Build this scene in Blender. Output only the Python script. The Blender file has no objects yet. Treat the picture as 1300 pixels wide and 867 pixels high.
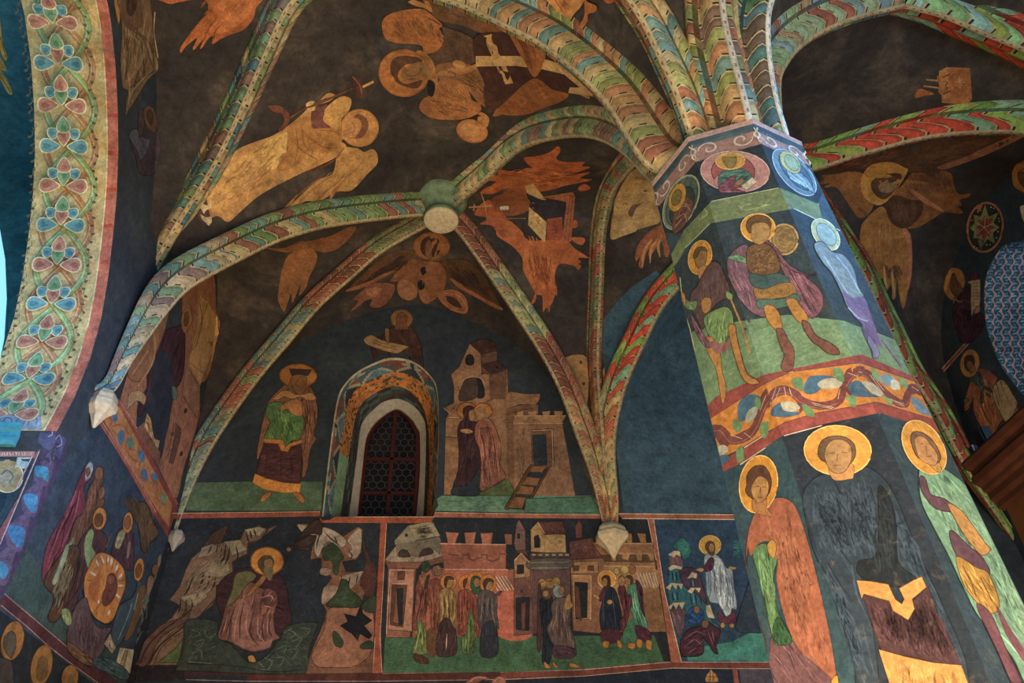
import bpy, math, random
from mathutils import Vector, Matrix, noise
from mathutils.bvhtree import BVHTree
from mathutils.geometry import delaunay_2d_cdt
random.seed(7)
scene = bpy.context.scene
COL = scene.collection
V = Vector
# ------------------------------------------------------------------ camera
FPX = 958.5; CH = 1.6
def camera_axes():
    th, ro, yw = math.radians(38.45), math.radians(1.95), math.radians(-5.25)
    Z = Matrix.Rotation(yw, 3, 'Z')
    F = Z @ V((0, math.cos(th), math.sin(th)))
    U = Z @ V((0, -math.sin(th), math.cos(th)))
    R = Z @ V((1, 0, 0))
    return F, U * math.cos(ro) + R * math.sin(ro), R * math.cos(ro) - U * math.sin(ro)
CF, CU, CR = camera_axes()
EYE = V((0, 0, CH))
def ray(x, y): return CF * FPX + CR * (x - 650) + CU * (433.5 - y)
def on(ax, x, y, v):
    d = ray(x, y); return EYE + d * ((v - EYE[ax]) / d[ax])
def onplan(a, b, x, y):
    a = V(a[:2]); d = V(b[:2]) - a; n = V((-d.y, d.x)); r = ray(x, y)
    return EYE + r * ((n @ a) / (n @ V((r.x, r.y))))
def project(P):
    d = P - EYE; z = d @ CF
    return (650 + FPX * (d @ CR) / z, 433.5 - FPX * (d @ CU) / z)
cam = bpy.data.cameras.new('camera'); camo = bpy.data.objects.new('camera', cam); COL.objects.link(camo)
cam.sensor_width = 36; cam.lens = FPX / 1300 * 36; cam.clip_start = .05; cam.clip_end = 200
M4 = Matrix((CR, CU, -CF)).transposed().to_4x4(); M4.translation = EYE; camo.matrix_world = M4
scene.camera = camo
# ------------------------------------------------------------------ colours
def lin(c):
    c /= 255
    return c / 12.92 if c <= .04045 else ((c + .055) / 1.055) ** 2.4
def hexc(h): return (lin(int(h[0:2], 16)), lin(int(h[2:4], 16)), lin(int(h[4:6], 16)), 1)
# ------------------------------------------------------------------ materials
def newmat(name, rough=.85):
    m = bpy.data.materials.new(name); m.use_nodes = True
    nt = m.node_tree; b = nt.nodes['Principled BSDF']
    b.inputs['Roughness'].default_value = rough
    b.inputs['Specular IOR Level'].default_value = .25
    return m, nt, b
def N(nt, t, **k):
    n = nt.nodes.new(t)
    for a, v in k.items(): setattr(n, a, v)
    return n
def noise_node(nt, scale, detail=6, rough=.6, co=None, dist=0):
    n = N(nt, 'ShaderNodeTexNoise'); n.inputs['Scale'].default_value = scale
    n.inputs['Detail'].default_value = detail; n.inputs['Roughness'].default_value = rough; n.inputs['Distortion'].default_value = dist
    if co is not None: nt.links.new(co, n.inputs['Vector'])
    return n.outputs['Fac']
def ramp(nt, fac, stops, interp='LINEAR'):
    r = N(nt, 'ShaderNodeValToRGB'); r.color_ramp.interpolation = interp
    e = r.color_ramp.elements
    while len(e) < len(stops): e.new(.5)
    for i, (p, c) in enumerate(stops):
        e[i].position = p; e[i].color = c if len(c) == 4 else (*c, 1)
    nt.links.new(fac, r.inputs['Fac']); return r.outputs['Color']
def mix(nt, mode, fac, a, b):
    m = N(nt, 'ShaderNodeMix', data_type='RGBA', blend_type=mode)
    for s, v in ((m.inputs[0], fac), (m.inputs[6], a), (m.inputs[7], b)):
        if hasattr(v, 'is_linked'): nt.links.new(v, s)
        else: s.default_value = v
    return m.outputs[2]
def objco(nt):
    return N(nt, 'ShaderNodeNewGeometry').outputs['Position']
def paint_mat(name, rough=.8, wear=.35, bump=.25, plaster='6d5a45', lo=.55, hi=1.3, spec=.2, sat=.95):
    """colour attribute worn and mottled like old pigment on plaster"""
    m, nt, b = newmat(name, rough); b.inputs['Specular IOR Level'].default_value = spec
    co = objco(nt)
    at = N(nt, 'ShaderNodeAttribute', attribute_name='Col').outputs['Color']
    n1 = noise_node(nt, 5.5, 8, .68, co, .3); n2 = noise_node(nt, 45, 5, .7, co); n3 = noise_node(nt, 1.1, 4, .6, co)
    c = mix(nt, 'MULTIPLY', 1, at, ramp(nt, n1, [(.3, (lo, lo, lo)), (.7, (hi, hi, hi))]))
    c = mix(nt, 'MULTIPLY', 1, c, ramp(nt, n2, [(.3, (.72, .72, .74)), (.7, (1.25, 1.24, 1.2))]))
    c = mix(nt, 'MULTIPLY', 1, c, ramp(nt, n3, [(.35, (.85, .86, .9)), (.65, (1.12, 1.1, 1.05))]))
    w = ramp(nt, noise_node(nt, 13, 10, .75, co, .5), [(.56, (0, 0, 0)), (.72, (wear, wear, wear))])
    c = mix(nt, 'MIX', w, c, hexc(plaster))
    n4 = noise_node(nt, 19, 6, .7, co, .6)
    c = mix(nt, 'MULTIPLY', 1, c, ramp(nt, n4, [(.32, (.7, .7, .72)), (.68, (1.25, 1.24, 1.2))]))
    hs = N(nt, 'ShaderNodeHueSaturation'); hs.inputs['Saturation'].default_value = sat; hs.inputs['Value'].default_value = .97; nt.links.new(c, hs.inputs['Color']); c = hs.outputs['Color']
    nt.links.new(c, b.inputs['Base Color'])
    bp = N(nt, 'ShaderNodeBump'); bp.inputs['Strength'].default_value = bump; bp.inputs['Distance'].default_value = .01
    nt.links.new(noise_node(nt, 30, 8, .7, co), bp.inputs['Height']); nt.links.new(bp.outputs['Normal'], b.inputs['Normal'])
    return m
MP = paint_mat('fresco_pigment')
MPIER = paint_mat('pillar_pigment', wear=.25, lo=.72, hi=1.2, plaster='8a7a63')
MRIB = paint_mat('rib_pigment', wear=.3, lo=.7, hi=1.25, plaster='a8946a')
def plaster_mat(name, dark, mid, light, s=1.0):
    m, nt, b = newmat(name, .88); co = objco(nt)
    n1 = noise_node(nt, 1.3 * s, 9, .7, co, .4); n2 = noise_node(nt, 9 * s, 8, .75, co, .2); n3 = noise_node(nt, 60, 4, .7, co)
    c = ramp(nt, n1, [(.32, hexc(dark)), (.52, hexc(mid)), (.72, hexc(light))])
    c = mix(nt, 'MULTIPLY', 1, c, ramp(nt, n2, [(.28, (.55, .55, .58)), (.72, (1.5, 1.48, 1.4))]))
    c = mix(nt, 'MULTIPLY', 1, c, ramp(nt, n3, [(.3, (.8, .8, .8)), (.7, (1.2, 1.2, 1.2))]))
    nt.links.new(c, b.inputs['Base Color'])
    bp = N(nt, 'ShaderNodeBump'); bp.inputs['Strength'].default_value = .3; bp.inputs['Distance'].default_value = .015
    nt.links.new(n2, bp.inputs['Height']); nt.links.new(bp.outputs['Normal'], b.inputs['Normal'])
    return m
MWEB = plaster_mat('vault_plaster', '252120', '362f2a', '574c40')
MWALL = plaster_mat('wall_plaster', '24292d', '2c3236', '3a3f40')
MCHAN = plaster_mat('chancel_plaster', '2c4f58', '386670', '467a84')
def flat_mat(name, h, rough=.7, metal=0, sc=20, amt=.25):
    m, nt, b = newmat(name, rough); co = objco(nt); b.inputs['Metallic'].default_value = metal
    c = hexc(h); n = noise_node(nt, sc, 6, .65, co)
    cc = mix(nt, 'MULTIPLY', 1, c, ramp(nt, n, [(.3, (1 - amt,) * 3), (.7, (1 + amt,) * 3)]))
    nt.links.new(cc, b.inputs['Base Color'])
    bp = N(nt, 'ShaderNodeBump'); bp.inputs['Strength'].default_value = .15; bp.inputs['Distance'].default_value = .005
    nt.links.new(n, bp.inputs['Height']); nt.links.new(bp.outputs['Normal'], b.inputs['Normal'])
    return m
MSTONE = flat_mat('pale_limestone', 'b3a07f', .8)
MSTONE2 = flat_mat('grey_limestone', '8f8472', .8)
MFLOOR = flat_mat('brick_floor', '6e4a38', .7)
MWOODF = flat_mat('red_brown_wood', '3a1714', .5)
MLEAD = flat_mat('lead_came', '3d3d3f', .5, .3)
MBLACK = flat_mat('black_plastic', '0c0c0e', .35)
# ------------------------------------------------------------------ mesh helpers
def mesh_obj(name, verts, faces, mat, parent=None, smooth=False, cols=None, loc=None):
    me = bpy.data.meshes.new(name)
    me.from_pydata([tuple(v) for v in verts], [], faces)
    if cols is not None:
        at = me.color_attributes.new('Col', 'FLOAT_COLOR', 'CORNER')
        buf = []
        for f, c in zip(faces, cols): buf += list(c) * len(f)
        at.data.foreach_set('color', buf)
    if smooth: me.shade_smooth()
    me.materials.append(mat)
    me.update()
    o = bpy.data.objects.new(name, me); COL.objects.link(o)
    if parent is not None:
        o.parent = parent; o.matrix_parent_inverse = Matrix.Translation(-parent.location)
    return o
def tag(o, label=None, cat=None, group=None, kind=None):
    for k, v in (('label', label), ('category', cat), ('group', group), ('kind', kind)):
        if v: o[k] = v
    return o
def empty(name, loc):
    o = bpy.data.objects.new(name, None); o.empty_display_size = .1; o.location = loc; COL.objects.link(o); return o
def cr(pts, n=6, closed=False):
    """Catmull-Rom through points of any dimension"""
    P = [V(p) for p in pts]; L = len(P); out = []
    if L < 3: return P
    rng = range(L if closed else L - 1)
    for i in rng:
        if closed: a, b, c, d = P[i - 1], P[i], P[(i + 1) % L], P[(i + 2) % L]
        else:
            b, c = P[i], P[i + 1]
            a = P[i - 1] if i else b * 2 - c
            d = P[i + 2] if i + 2 < L else c * 2 - b
        for k in range(n):
            t = k / n
            out.append(.5 * ((2 * b) + (c - a) * t + (2 * a - 5 * b + 4 * c - d) * t * t + (3 * b - a - 3 * c + d) * t ** 3))
    if not closed: out.append(P[-1])
    return out
def resample(P, n):
    P = [V(p) for p in P]; s = [0]
    for a, b in zip(P, P[1:]): s.append(s[-1] + (b - a).length)
    out = []; j = 0
    for i in range(n + 1):
        t = s[-1] * i / n
        while j < len(P) - 2 and s[j + 1] < t: j += 1
        L = s[j + 1] - s[j]; k = (t - s[j]) / L if L > 1e-9 else 0
        out.append(P[j].lerp(P[j + 1], min(1, max(0, k))))
    return out
def smooth_line(P, it=3):
    P = [V(p) for p in P]
    for _ in range(it):
        P = [P[0]] + [(P[i - 1] + P[i] * 2 + P[i + 1]) / 4 for i in range(1, len(P) - 1)] + [P[-1]]
    return P
def inpoly(x, y, P):
    c = False; j = len(P) - 1
    for i in range(len(P)):
        xi, yi = P[i]; xj, yj = P[j]
        if (yi > y) != (yj > y) and x < (xj - xi) * (y - yi) / (yj - yi) + xi: c = not c
        j = i
    return c
def tess(outline, step=7, holes=(), extra=()):
    """triangulate a 2-D outline with inner grid points"""
    P = [V((p[0], p[1])) for p in outline]
    pts = list(P); edges = [(i, (i + 1) % len(P)) for i in range(len(P))]
    for h in holes:
        b = len(pts); pts += [V((p[0], p[1])) for p in h]; edges += [(b + i, b + (i + 1) % len(h)) for i in range(len(h))]
    x0 = min(p.x for p in P); x1 = max(p.x for p in P); y0 = min(p.y for p in P); y1 = max(p.y for p in P)
    for a, b in extra:
        a = V(a); b = V(b)
        if max(a.x, b.x) < x0 or min(a.x, b.x) > x1 or max(a.y, b.y) < y0 or min(a.y, b.y) > y1: continue
        k = len(pts); n = max(1, int((b - a).length / (step or 4))); pts += [a.lerp(b, i / n) for i in range(n + 1)]
        edges += [(k + i, k + i + 1) for i in range(n)]
    if step:
        tl = [(p.x, p.y) for p in P]
        i = 0; y = y0 + step * .5
        while y < y1:
            x = x0 + step * (.5 if i % 2 else .25)
            while x < x1:
                if inpoly(x, y, tl): pts.append(V((x, y)))
                x += step
            y += step * .87; i += 1
    r = delaunay_2d_cdt(pts, edges, [], 0, 1e-4)
    vs, fs = r[0], r[2]
    tl = [(p.x, p.y) for p in P]; hl = [[(p[0], p[1]) for p in h] for h in holes]
    F = []
    for f in fs:
        cx = sum(vs[i].x for i in f) / len(f); cy = sum(vs[i].y for i in f) / len(f)
        if inpoly(cx, cy, tl) and not any(inpoly(cx, cy, h) for h in hl): F.append(tuple(f))
    return vs, F
def bez_box(bmv, bmf, c, s, rot=None):
    pass
def box_mesh(cx, cy, cz, sx, sy, sz, bev=.0):
    import bmesh
    bm = bmesh.new(); bmesh.ops.create_cube(bm, size=1)
    bmesh.ops.scale(bm, vec=(sx, sy, sz), verts=bm.verts); bmesh.ops.translate(bm, vec=(cx, cy, cz), verts=bm.verts)
    if bev: bmesh.ops.bevel(bm, geom=bm.edges[:], offset=bev, segments=2, affect='EDGES')
    vs = [v.co.copy() for v in bm.verts]; bm.verts.index_update(); fs = [tuple(v.index for v in f.verts) for f in bm.faces]; bm.free()
    return vs, fs
def join(ms):
    V_, F_ = [], []
    for v, f in ms:
        b = len(V_); V_ += list(v); F_ += [tuple(i + b for i in q) for q in f]
    return V_, F_
# ------------------------------------------------------------------ plan of the nave
C0 = V((-3.43, 9, 5.6)); MB = V((2, 9, 5.6)); LM = V((-3.43, 6.25, 5.6)); RC = V((7.43, 9, 5.6)); RM = V((7.43, 4.7, 5.6))
PC = V((2.3, 4.05, 6.6)); XL, XR, YB = -3.43, 7.43, 9.0
B1 = V((-.28, 7.45, 9.80)); B2 = V((4.5, 6.3, 9.70)); B3 = V((-1.35, 3.95, 9.75)); B4 = V((4.9, 3.85, 9.65))
B5 = V((-.9, 1.65, 9.8)); B6 = V((2.15, 0.9, 9.8)); B7 = V((4.6, .9, 9.8))
def ribline(a, b, px, start=None, end=None, sm=4):
    P = [onplan(a, b, x, y) for x, y in px]
    if start is not None: P = [V(start)] + P
    if end is not None: P = P + [V(end)]
    return smooth_line(resample(cr(P, 6), 60), sm)
def zline(px, start=None, end=None, sm=4):
    P = [on(2, x, y, z) for x, y, z in px]
    if start is not None: P = [V(start)] + P
    if end is not None: P = P + [V(end)]
    return smooth_line(resample(cr(P, 6), 60), sm)
def arch(a, b, k=.82, n=14):
    """springer a -> crown b, quarter-ellipse like"""
    P = []
    for i in range(n + 1):
        t = i / n * math.pi / 2
        s = 1 - math.cos(t); h = math.sin(t) ** k
        P.append(V((a.x + (b.x - a.x) * s, a.y + (b.y - a.y) * s, a.z + (b.z - a.z) * h)))
    return resample(P, 60)
def pp(d, z): # point on the pillar face line in direction d
    u = (V(d[:2]) - V((PC.x, PC.y))).normalized(); return V((PC.x + u.x * .5, PC.y + u.y * .5, z))
R = {}
R[1] = ribline(LM, B1, [(145,504),(162,468),(188,430),(228,377),(254,357),(297,334),(330,317),(358,304),(409,289),(460,281),(536,273)], LM + V((.04,.0,.16)), B1)
R[2] = ribline(C0, B1, [(232,650),(244,618),(266,572),(292,531),(330,478),(371,430),(404,390),(447,352),(485,319),(538,289)], C0 + V((.03,-.03,-.1)), B1)
R[3] = ribline(MB, B1, [(762,650),(752,608),(734,557),(708,488),(678,434),(640,377),(609,332),(579,291)], MB + V((-.03,-.05,-.15)), B1)
R[4] = ribline(PC, B1, [(820,225),(805,208),(782,188),(754,175),(724,173),(691,178),(665,186),(640,203),(624,220),(586,253)], pp(B1, 6.7), B1)
R[5] = ribline(MB, PC, [(772,633),(767,582),(764,531),(759,481),(759,435),(762,367),(764,304),(769,261),(777,243),(795,220)], MB + V((.01,-.06,-.15)), None, 3)
t5 = R[5][-1]; R[5] = resample(R[5] + [V((2.24, 5.6, 9.05)), V((2.27, 4.9, 7.9)), pp(MB, 6.7)], 60)
R[5] = smooth_line(R[5], 3)
R[6] = ribline(MB, B2, [(785,641),(780,582),(782,539),(797,481),(821,430),(833,403),(861,365)], MB + V((.04,-.05,-.15)), B2)
R[71] = zline([(132,481,6.02),(157,428,6.8),(178,372,7.4),(216,299,8.0),(269,215,8.6),(305,142,9.02),(335,74,9.3),(371,0,9.5)], LM + V((.05,-.03,.16)), B3)
R[72] = ribline(PC, (-1.2, 4.0), [(818,208),(772,135),(747,107),(716,79),(678,51),(650,38),(599,13),(564,0)], pp(B3, 6.6), B3)
R[8] = zline([(876,170,6.7),(863,132,6.93),(851,101,7.15),(833,63,7.45),(818,30,7.7),(802,5,7.88)], pp(B5, 6.45), None, 2)
R[9] = zline([(952,152,6.6),(942,114,6.86),(932,76,7.12),(922,38,7.4),(917,0,7.66)], pp(B6, 6.4), None, 2)
R[10] = zline([(1003,175,6.62),(993,152,6.75),(985,122,6.98),(978,76,7.3),(975,38,7.55),(980,0,7.8)], pp(B7, 6.4), None, 2)
for k, e in ((8, B5), (9, B6), (10, B7)):
    q = R[k][-1]; m1 = q.lerp(e, .3); m1.z += .55; m2 = q.lerp(e, .65); m2.z += .45
    R[k] = smooth_line(resample(cr(R[k][::6] + [m1, m2, e]), 60), 3)
R[11] = ribline(PC, (5, 3.9), [(990,112),(1000,81),(1021,56),(1054,36),(1097,20),(1148,8)], pp(B4, 6.7), None)
R[112] = smooth_line(resample([R[11][-1], on(2,1198,20,9.62), on(2,1249,43,9.52), on(2,1300,63,9.35), on(2,1380,110,8.9), V((6.95,4.6,8.2)), V((7.3,4.68,7)), RM], 60), 3)
R[12] = ribline(B2, (7.43, 4.7), [(1028,218),(1072,203),(1122,188),(1173,175),(1224,169),(1300,167)], B2, None)
R[12] = smooth_line(resample(R[12] + [V((7.05, 4.95, 8.4)), V((7.3, 4.8, 7.4)), RM], 60), 3)
R[13] = zline([(1092,340,9.0),(1110,380,8.7),(1130,420,8.3),(1155,473,7.75),(1186,519,7.22),(1221,585,6.5),(1250,632,6.05)], B2, RC)
R[14] = arch(pp(B2, 6.7), B2)
# wall arches (curves on the wall planes)
W = {}
W['back_l'] = smooth_line(resample(cr([C0 + V((0,0,-.1))] + [on(1, x, y, YB) for x, y in [(236,630),(262,568),(290,530),(320,491),(371,440),(388,431),(429,411),(472,396),(536,386),(586,403),(640,427),(665,445),(691,470),(712,505)]] + [V((1.75, 9, 6.6)), MB + V((-.02,0,-.1))]), 120), 3)
W['left'] = smooth_line(resample(cr([V((XL, y, z)) for y, z in [(9,5.5),(8.95,6.3),(8.86,7.1),(8.68,8.1),(8.4,8.75),(8.05,9.13),(7.65,9.25),(7.2,9.05),(6.75,8.3),(6.48,7.2),(6.32,6.2),(6.25,5.5)]]), 120), 2)
W['back_r'] = smooth_line(resample(cr([V((x, 9, z)) for x, z in [(2,5.5),(2.12,6.6),(2.45,7.6),(2.95,8.45),(3.7,9.2),(4.7,9.55),(5.7,9.2),(6.5,8.45),(7.1,7.6),(7.35,6.6),(7.43,5.5)]]), 120), 2)
W['right'] = smooth_line(resample(cr([V((XR, y, z)) for y, z in [(9,5.5),(9.0,7.0),(8.82,8.1),(8.55,8.75),(8.15,9.15),(7.62,9.45),(6.9,9.62),(6.3,9.62),(5.6,9.2),(5.1,8.3),(4.8,7.0),(4.7,5.5)]]), 120), 2)
W['left_n'] = smooth_line(resample(cr([V((XL, y, z)) for y, z in [(6.25,5.5),(6.32,6.6),(6.1,7.7),(5.6,8.6),(5.0,9.3),(4.4,9.75),(3.6,9.95),(2.8,9.75),(1.9,9.0),(1.3,7.9),(1.05,6.6),(1.0,5.5)]]), 120), 2)
LN = V((XL, 1.0, 5.6))
def half(c, first):
    """springer->crown halves of a wall arch (crown = highest point)"""
    k = max(range(len(c)), key=lambda i: c[i].z)
    return resample(c[:k + 1], 60) if first else resample(list(reversed(c[k:])), 60)
def taper(key, s, tot):
    """ribs grow slimmer towards a wall bracket"""
    x = s if key in (1, 2, 3, 5, 6, 71) else tot - s if key in (112, 12, 13) else 9
    x = min(1, max(0, (x - .1) / 1.5)); return .42 + .58 * x * x * (3 - 2 * x)
def up_curve(c, d, key=None):
    out = []; L = [0]; d0 = d
    for a, b in zip(c, c[1:]): L.append(L[-1] + (b - a).length)
    for i, p in enumerate(c):
        if key: d = d0 * taper(key, L[i], L[-1])
        t = (c[min(i + 1, len(c) - 1)] - c[max(i - 1, 0)]).normalized()
        hn = (c[-1] - c[0]); hn.z = 0; hn.normalize(); n = V((-hn.x * t.z, -hn.y * t.z, hn @ t))
        if n.length < .05: out.append(p); continue
        n.normalize(); out.append(p + n * d)
    return out
DEP = {1:.26,2:.24,3:.24,4:.28,5:.24,6:.24,71:.28,72:.4,8:.28,9:.3,10:.28,11:.34,112:.34,12:.32,13:.24,14:.28}
WEBC = {k: up_curve(c, DEP[k] * .8, k) for k, c in R.items()}
ENDS = {1: B1, 2: B1, 3: B1, 4: B1, 6: B2, 14: B2, 71: B3, 72: B3, 8: B5, 9: B6, 10: B7, 13: (B2, 0), 12: (B2, 0), 11: B4, 112: (B4, 0)}
for k, e in ENDS.items():
    st = isinstance(e, tuple); e = e[0] if st else e
    c = WEBC[k]; q = e + V((0, 0, .24)); n = len(c); m = 14
    for i in range(m):
        j = i if st else n - 1 - i
        if i == 0: dl = q - c[j]
        t = 1 - i / m; c[j] = c[j] + dl * (t * t * (3 - 2 * t))
def web(a, b, nu=64, nv=14):
    a = resample(a, nu); b = resample(b, nu); v = []; f = []
    for i in range(nu + 1):
        for j in range(nv + 1):
            v.append(a[i].lerp(b[i], j / nv))
    for i in range(nu):
        for j in range(nv):
            k = i * (nv + 1) + j; f += [(k, k + 1, k + nv + 2), (k, k + nv + 2, k + nv + 1)]
    return v, f
rv = lambda c: list(reversed(c))
k5 = max(range(61), key=lambda i: R[5][i].z)
r5m, r5p = WEBC[5][:k5 + 1], rv(WEBC[5][k5:])
webs = [
 ('back', web(WEBC[2], half(W['back_l'], True))), ('back', web(WEBC[3], half(W['back_l'], False))),
 ('left', web(WEBC[2], half(W['left'], True))), ('left', web(WEBC[1], half(W['left'], False))),
 ('front', web(WEBC[1], WEBC[71])), ('front', web(WEBC[4], WEBC[72])),
 ('mid', web(WEBC[3], r5m)), ('mid', web(WEBC[4], r5p)), ('mid', web(WEBC[6], r5m)), ('mid', web(WEBC[14], r5p)),
 ('back', web(WEBC[6], half(W['back_r'], True))), ('back', web(rv(WEBC[13]), half(W['back_r'], False))),
 ('right', web(rv(WEBC[13]), half(W['right'], True))), ('right', web(rv(WEBC[12]), half(W['right'], False))),
 ('right', web(WEBC[14], WEBC[11])), ('right', web(rv(WEBC[12]), rv(WEBC[112]))),
 ('near', web(WEBC[71], half(W['left_n'], True))), ('near', web(up_curve(arch(LN, B3), .2), half(W['left_n'], False))),
 ('near', web(WEBC[72], WEBC[8])), ('near', web(up_curve(arch(LN, B3), .2), up_curve(arch(LN, B5), .2))),
 ('near', web(WEBC[8], WEBC[9])), ('near', web(WEBC[9], WEBC[10])), ('near', web(WEBC[10], WEBC[11])),
]
def quad(a, b, c, d, n=8):
    v = []; f = []
    for i in range(n + 1):
        for j in range(n + 1): v.append(V(a).lerp(V(b), i / n).lerp(V(d).lerp(V(c), i / n), j / n))
    for i in range(n):
        for j in range(n): k = i * (n + 1) + j; f.append((k, k + 1, k + n + 2, k + n + 1))
    return v, f
caps = [quad((-3.43, 1, 9.95), (-.9, 1.65, 9.95), (-.9, -4, 9.95), (-3.43, -4, 9.95)), quad((-.9, 1.65, 9.95), (2.15, .9, 9.95), (2.15, -4, 9.95), (-.9, -4, 9.95)),
        quad((2.15, .9, 9.95), (4.6, .9, 9.95), (4.6, -4, 9.95), (2.15, -4, 9.95)), quad((4.6, .9, 9.95), (4.9, 3.85, 9.85), (7.43, 4.7, 9.6), (7.43, .9, 9.95)), quad((4.6, .9, 9.95), (7.43, .9, 9.95), (7.43, -4, 9.95), (4.6, -4, 9.95)),
        quad((-3.5, -4, 10.4), (-3.5, 9.2, 10.4), (7.5, 9.2, 10.4), (7.5, -4, 10.4))]
cv, cf = join([w for _, w in webs] + caps)
ceiling = tag(mesh_obj('ceiling', cv, cf, MWEB, smooth=False), kind='structure')
# ------------------------------------------------------------------ niche outlines (photo pixels -> wall planes)
def pl(px, ax, v): return [on(ax, x, y, v) for x, y in px]
n0 = [(409,656),(409.5,648),(421,552),(429,504),(438,487),(452,473),(472,462),(495,454),(523,458),(543,473),(555,493),(557,537),(556,582),(552,648),(552,655)]
n1 = [(414,656),(415,648),(427,552),(434,508),(442,492),(455,479),(474,470),(500,463),(524,467),(542,479),(552,497),(555,537),(554,582),(551,648),(550,655)]
n2 = [(432,656),(433,648),(444,572),(451,531),(457,516),(468,504),(484,495),(503,490),(518,495),(530,506),(539,522),(544,549),(545,600),(542,648),(541,655)]
n3 = [(443,656),(444,648),(454,572),(458,542),(463,532),(470,524),(485,511),(503,506),(514,509),(523,514),(531,521),(536,529),(541,549),(538,648),(537,655)]
n4 = [(453,656),(454,648),(462,572),(465,554),(470,543),(477,534),(489,524),(503,517),(513,522),(523,531),(529,541),(533,552),(533,600),(529,648),(528,655)]
def loft(loops, n=60):
    Ls = [resample(l, n) for l in loops]; v = [p for l in Ls for p in l]; f = []
    for k in range(len(Ls) - 1):
        for i in range(n): a = k * (n + 1) + i; f.append((a, a + 1, a + n + 2, a + n + 1))
    return v, f
YN = (9.0, 9.05, 9.34, 9.5, 9.56)
loopsW = [cr(pl(l, 1, y), 3) for l, y in zip((n0, n1, n2, n3, n4), YN)]
def wallpoly(to3, outline, holes, step=.5):
    vs, fs = tess(outline, step, holes); return [to3(p.x, p.y) for p in vs], fs
hole = [(p.x, p.z) for p in loopsW[0]]
bv, bf = wallpoly(lambda a, b: V((a, YB, b)), [(XL - .4, 0), (XR + .4, 0), (XR + .4, 10.3), (XL - .4, 10.3)], [hole])
bv2, bf2 = wallpoly(lambda a, b: V((a, 9.9, b)), [(XL - .4, 0), (XR + .4, 0), (XR + .4, 10.3), (XL - .4, 10.3)], [], 0)
wall_back = tag(mesh_obj('wall_back', *join([(bv, bf), (bv2, bf2)]), MWALL), kind='structure')
# chancel arch in the left wall
S0 = [(5.93,0),(5.93,3),(5.93,4.3),(5.93,4.9)]
S1 = [(5.84,5.15),(5.9,5.57),(5.9,5.95),(5.81,6.42),(5.58,6.96),(5.2,7.62),(4.78,8.12),(4.28,8.56),(3.88,8.78),(3.2,8.98),(2.5,9.0),(1.8,8.8),(1.2,8.3),(.7,7.6),(.4,6.8),(.3,6),(.3,5),(.3,0)]
so = cr(S1[:15], 5) + [V(p) for p in S1[15:]]
opening = [V(p) for p in S0] + [V(p) for p in so]
lv, lf = wallpoly(lambda a, b: V((XL, a, b)), [(-4, -.01), (9.4, -.01), (9.4, 10.3), (-4, 10.3)], [[(p.x, p.y) for p in opening]])
wall_left = tag(mesh_obj('wall_left', lv, lf, MWALL), kind='structure')
XS = -4.23
sof = resample([V((XL, p.x, p.y)) for p in so], 160)
sv, sf = loft([sof, [V((XS, p.y, p.z)) for p in sof]], 160)
jamb = quad((XL, 5.93, 4.9), (XL, 5.93, 0), (-5.8, 5.93, 0), (-5.8, 5.93, 4.9))
jamb2 = quad((XL, 5.84, 5.16), (XL, 5.93, 4.9), (-5.8, 5.93, 4.9), (-5.8, 5.84, 5.16))
soffit = tag(mesh_obj('trim_1', *join([(sv, sf), jamb, jamb2]), MWALL), kind='structure')
# right wall with its splayed window niche
r0 = [(1300,304),(1275,311),(1262,327),(1252,350),(1249,377),(1252,413),(1257,430),(1270,463),(1300,504)]
rl = cr(pl(r0, 0, XR), 4)
ry = min(p.y for p in rl); rcen = rl[0].y
rout = [V((p.y, p.z)) for p in rl]; 
rmir = [V((2 * rcen - p.x - .02, p.y)) for p in reversed(rout)]
hole_r = rout + rmir
rvv, rff = wallpoly(lambda a, b: V((XR, a, b)), [(-4, 0), (9.4, 0), (9.4, 10.3), (-4, 10.3)], [[(p.x, p.y) for p in hole_r]])
wall_right = tag(mesh_obj('wall_right', rvv, rff, MWALL), kind='structure')
floor = tag(mesh_obj('floor', *quad((-12, -4, 0), (8.5, -4, 0), (8.5, 11, 0), (-12, 11, 0)), MFLOOR), kind='structure')
wall_front = tag(mesh_obj('wall_front', *quad((XL - 8, -4, 0), (XR, -4, 0), (XR, -4, 10.3), (XL - 8, -4, 10.3)), MWALL), kind='structure')
# ------------------------------------------------------------------ chancel beyond the arch
chv = join([quad((XL - .02, 7.3, 0), (-11, 7.3, 0), (-11, 7.3, 10.8), (XL - .02, 7.3, 10.8)), quad((-11, 7.3, 0), (-11, -4, 0), (-11, -4, 10.8), (-11, 7.3, 10.8)),
            quad((XL - .02, 7.3, 10.6), (-11, 7.3, 10.6), (-11, -4, 10.6), (XL - .02, -4, 10.6))])
wall_chancel = tag(mesh_obj('wall_chancel', *chv, MCHAN), kind='structure')
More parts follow.
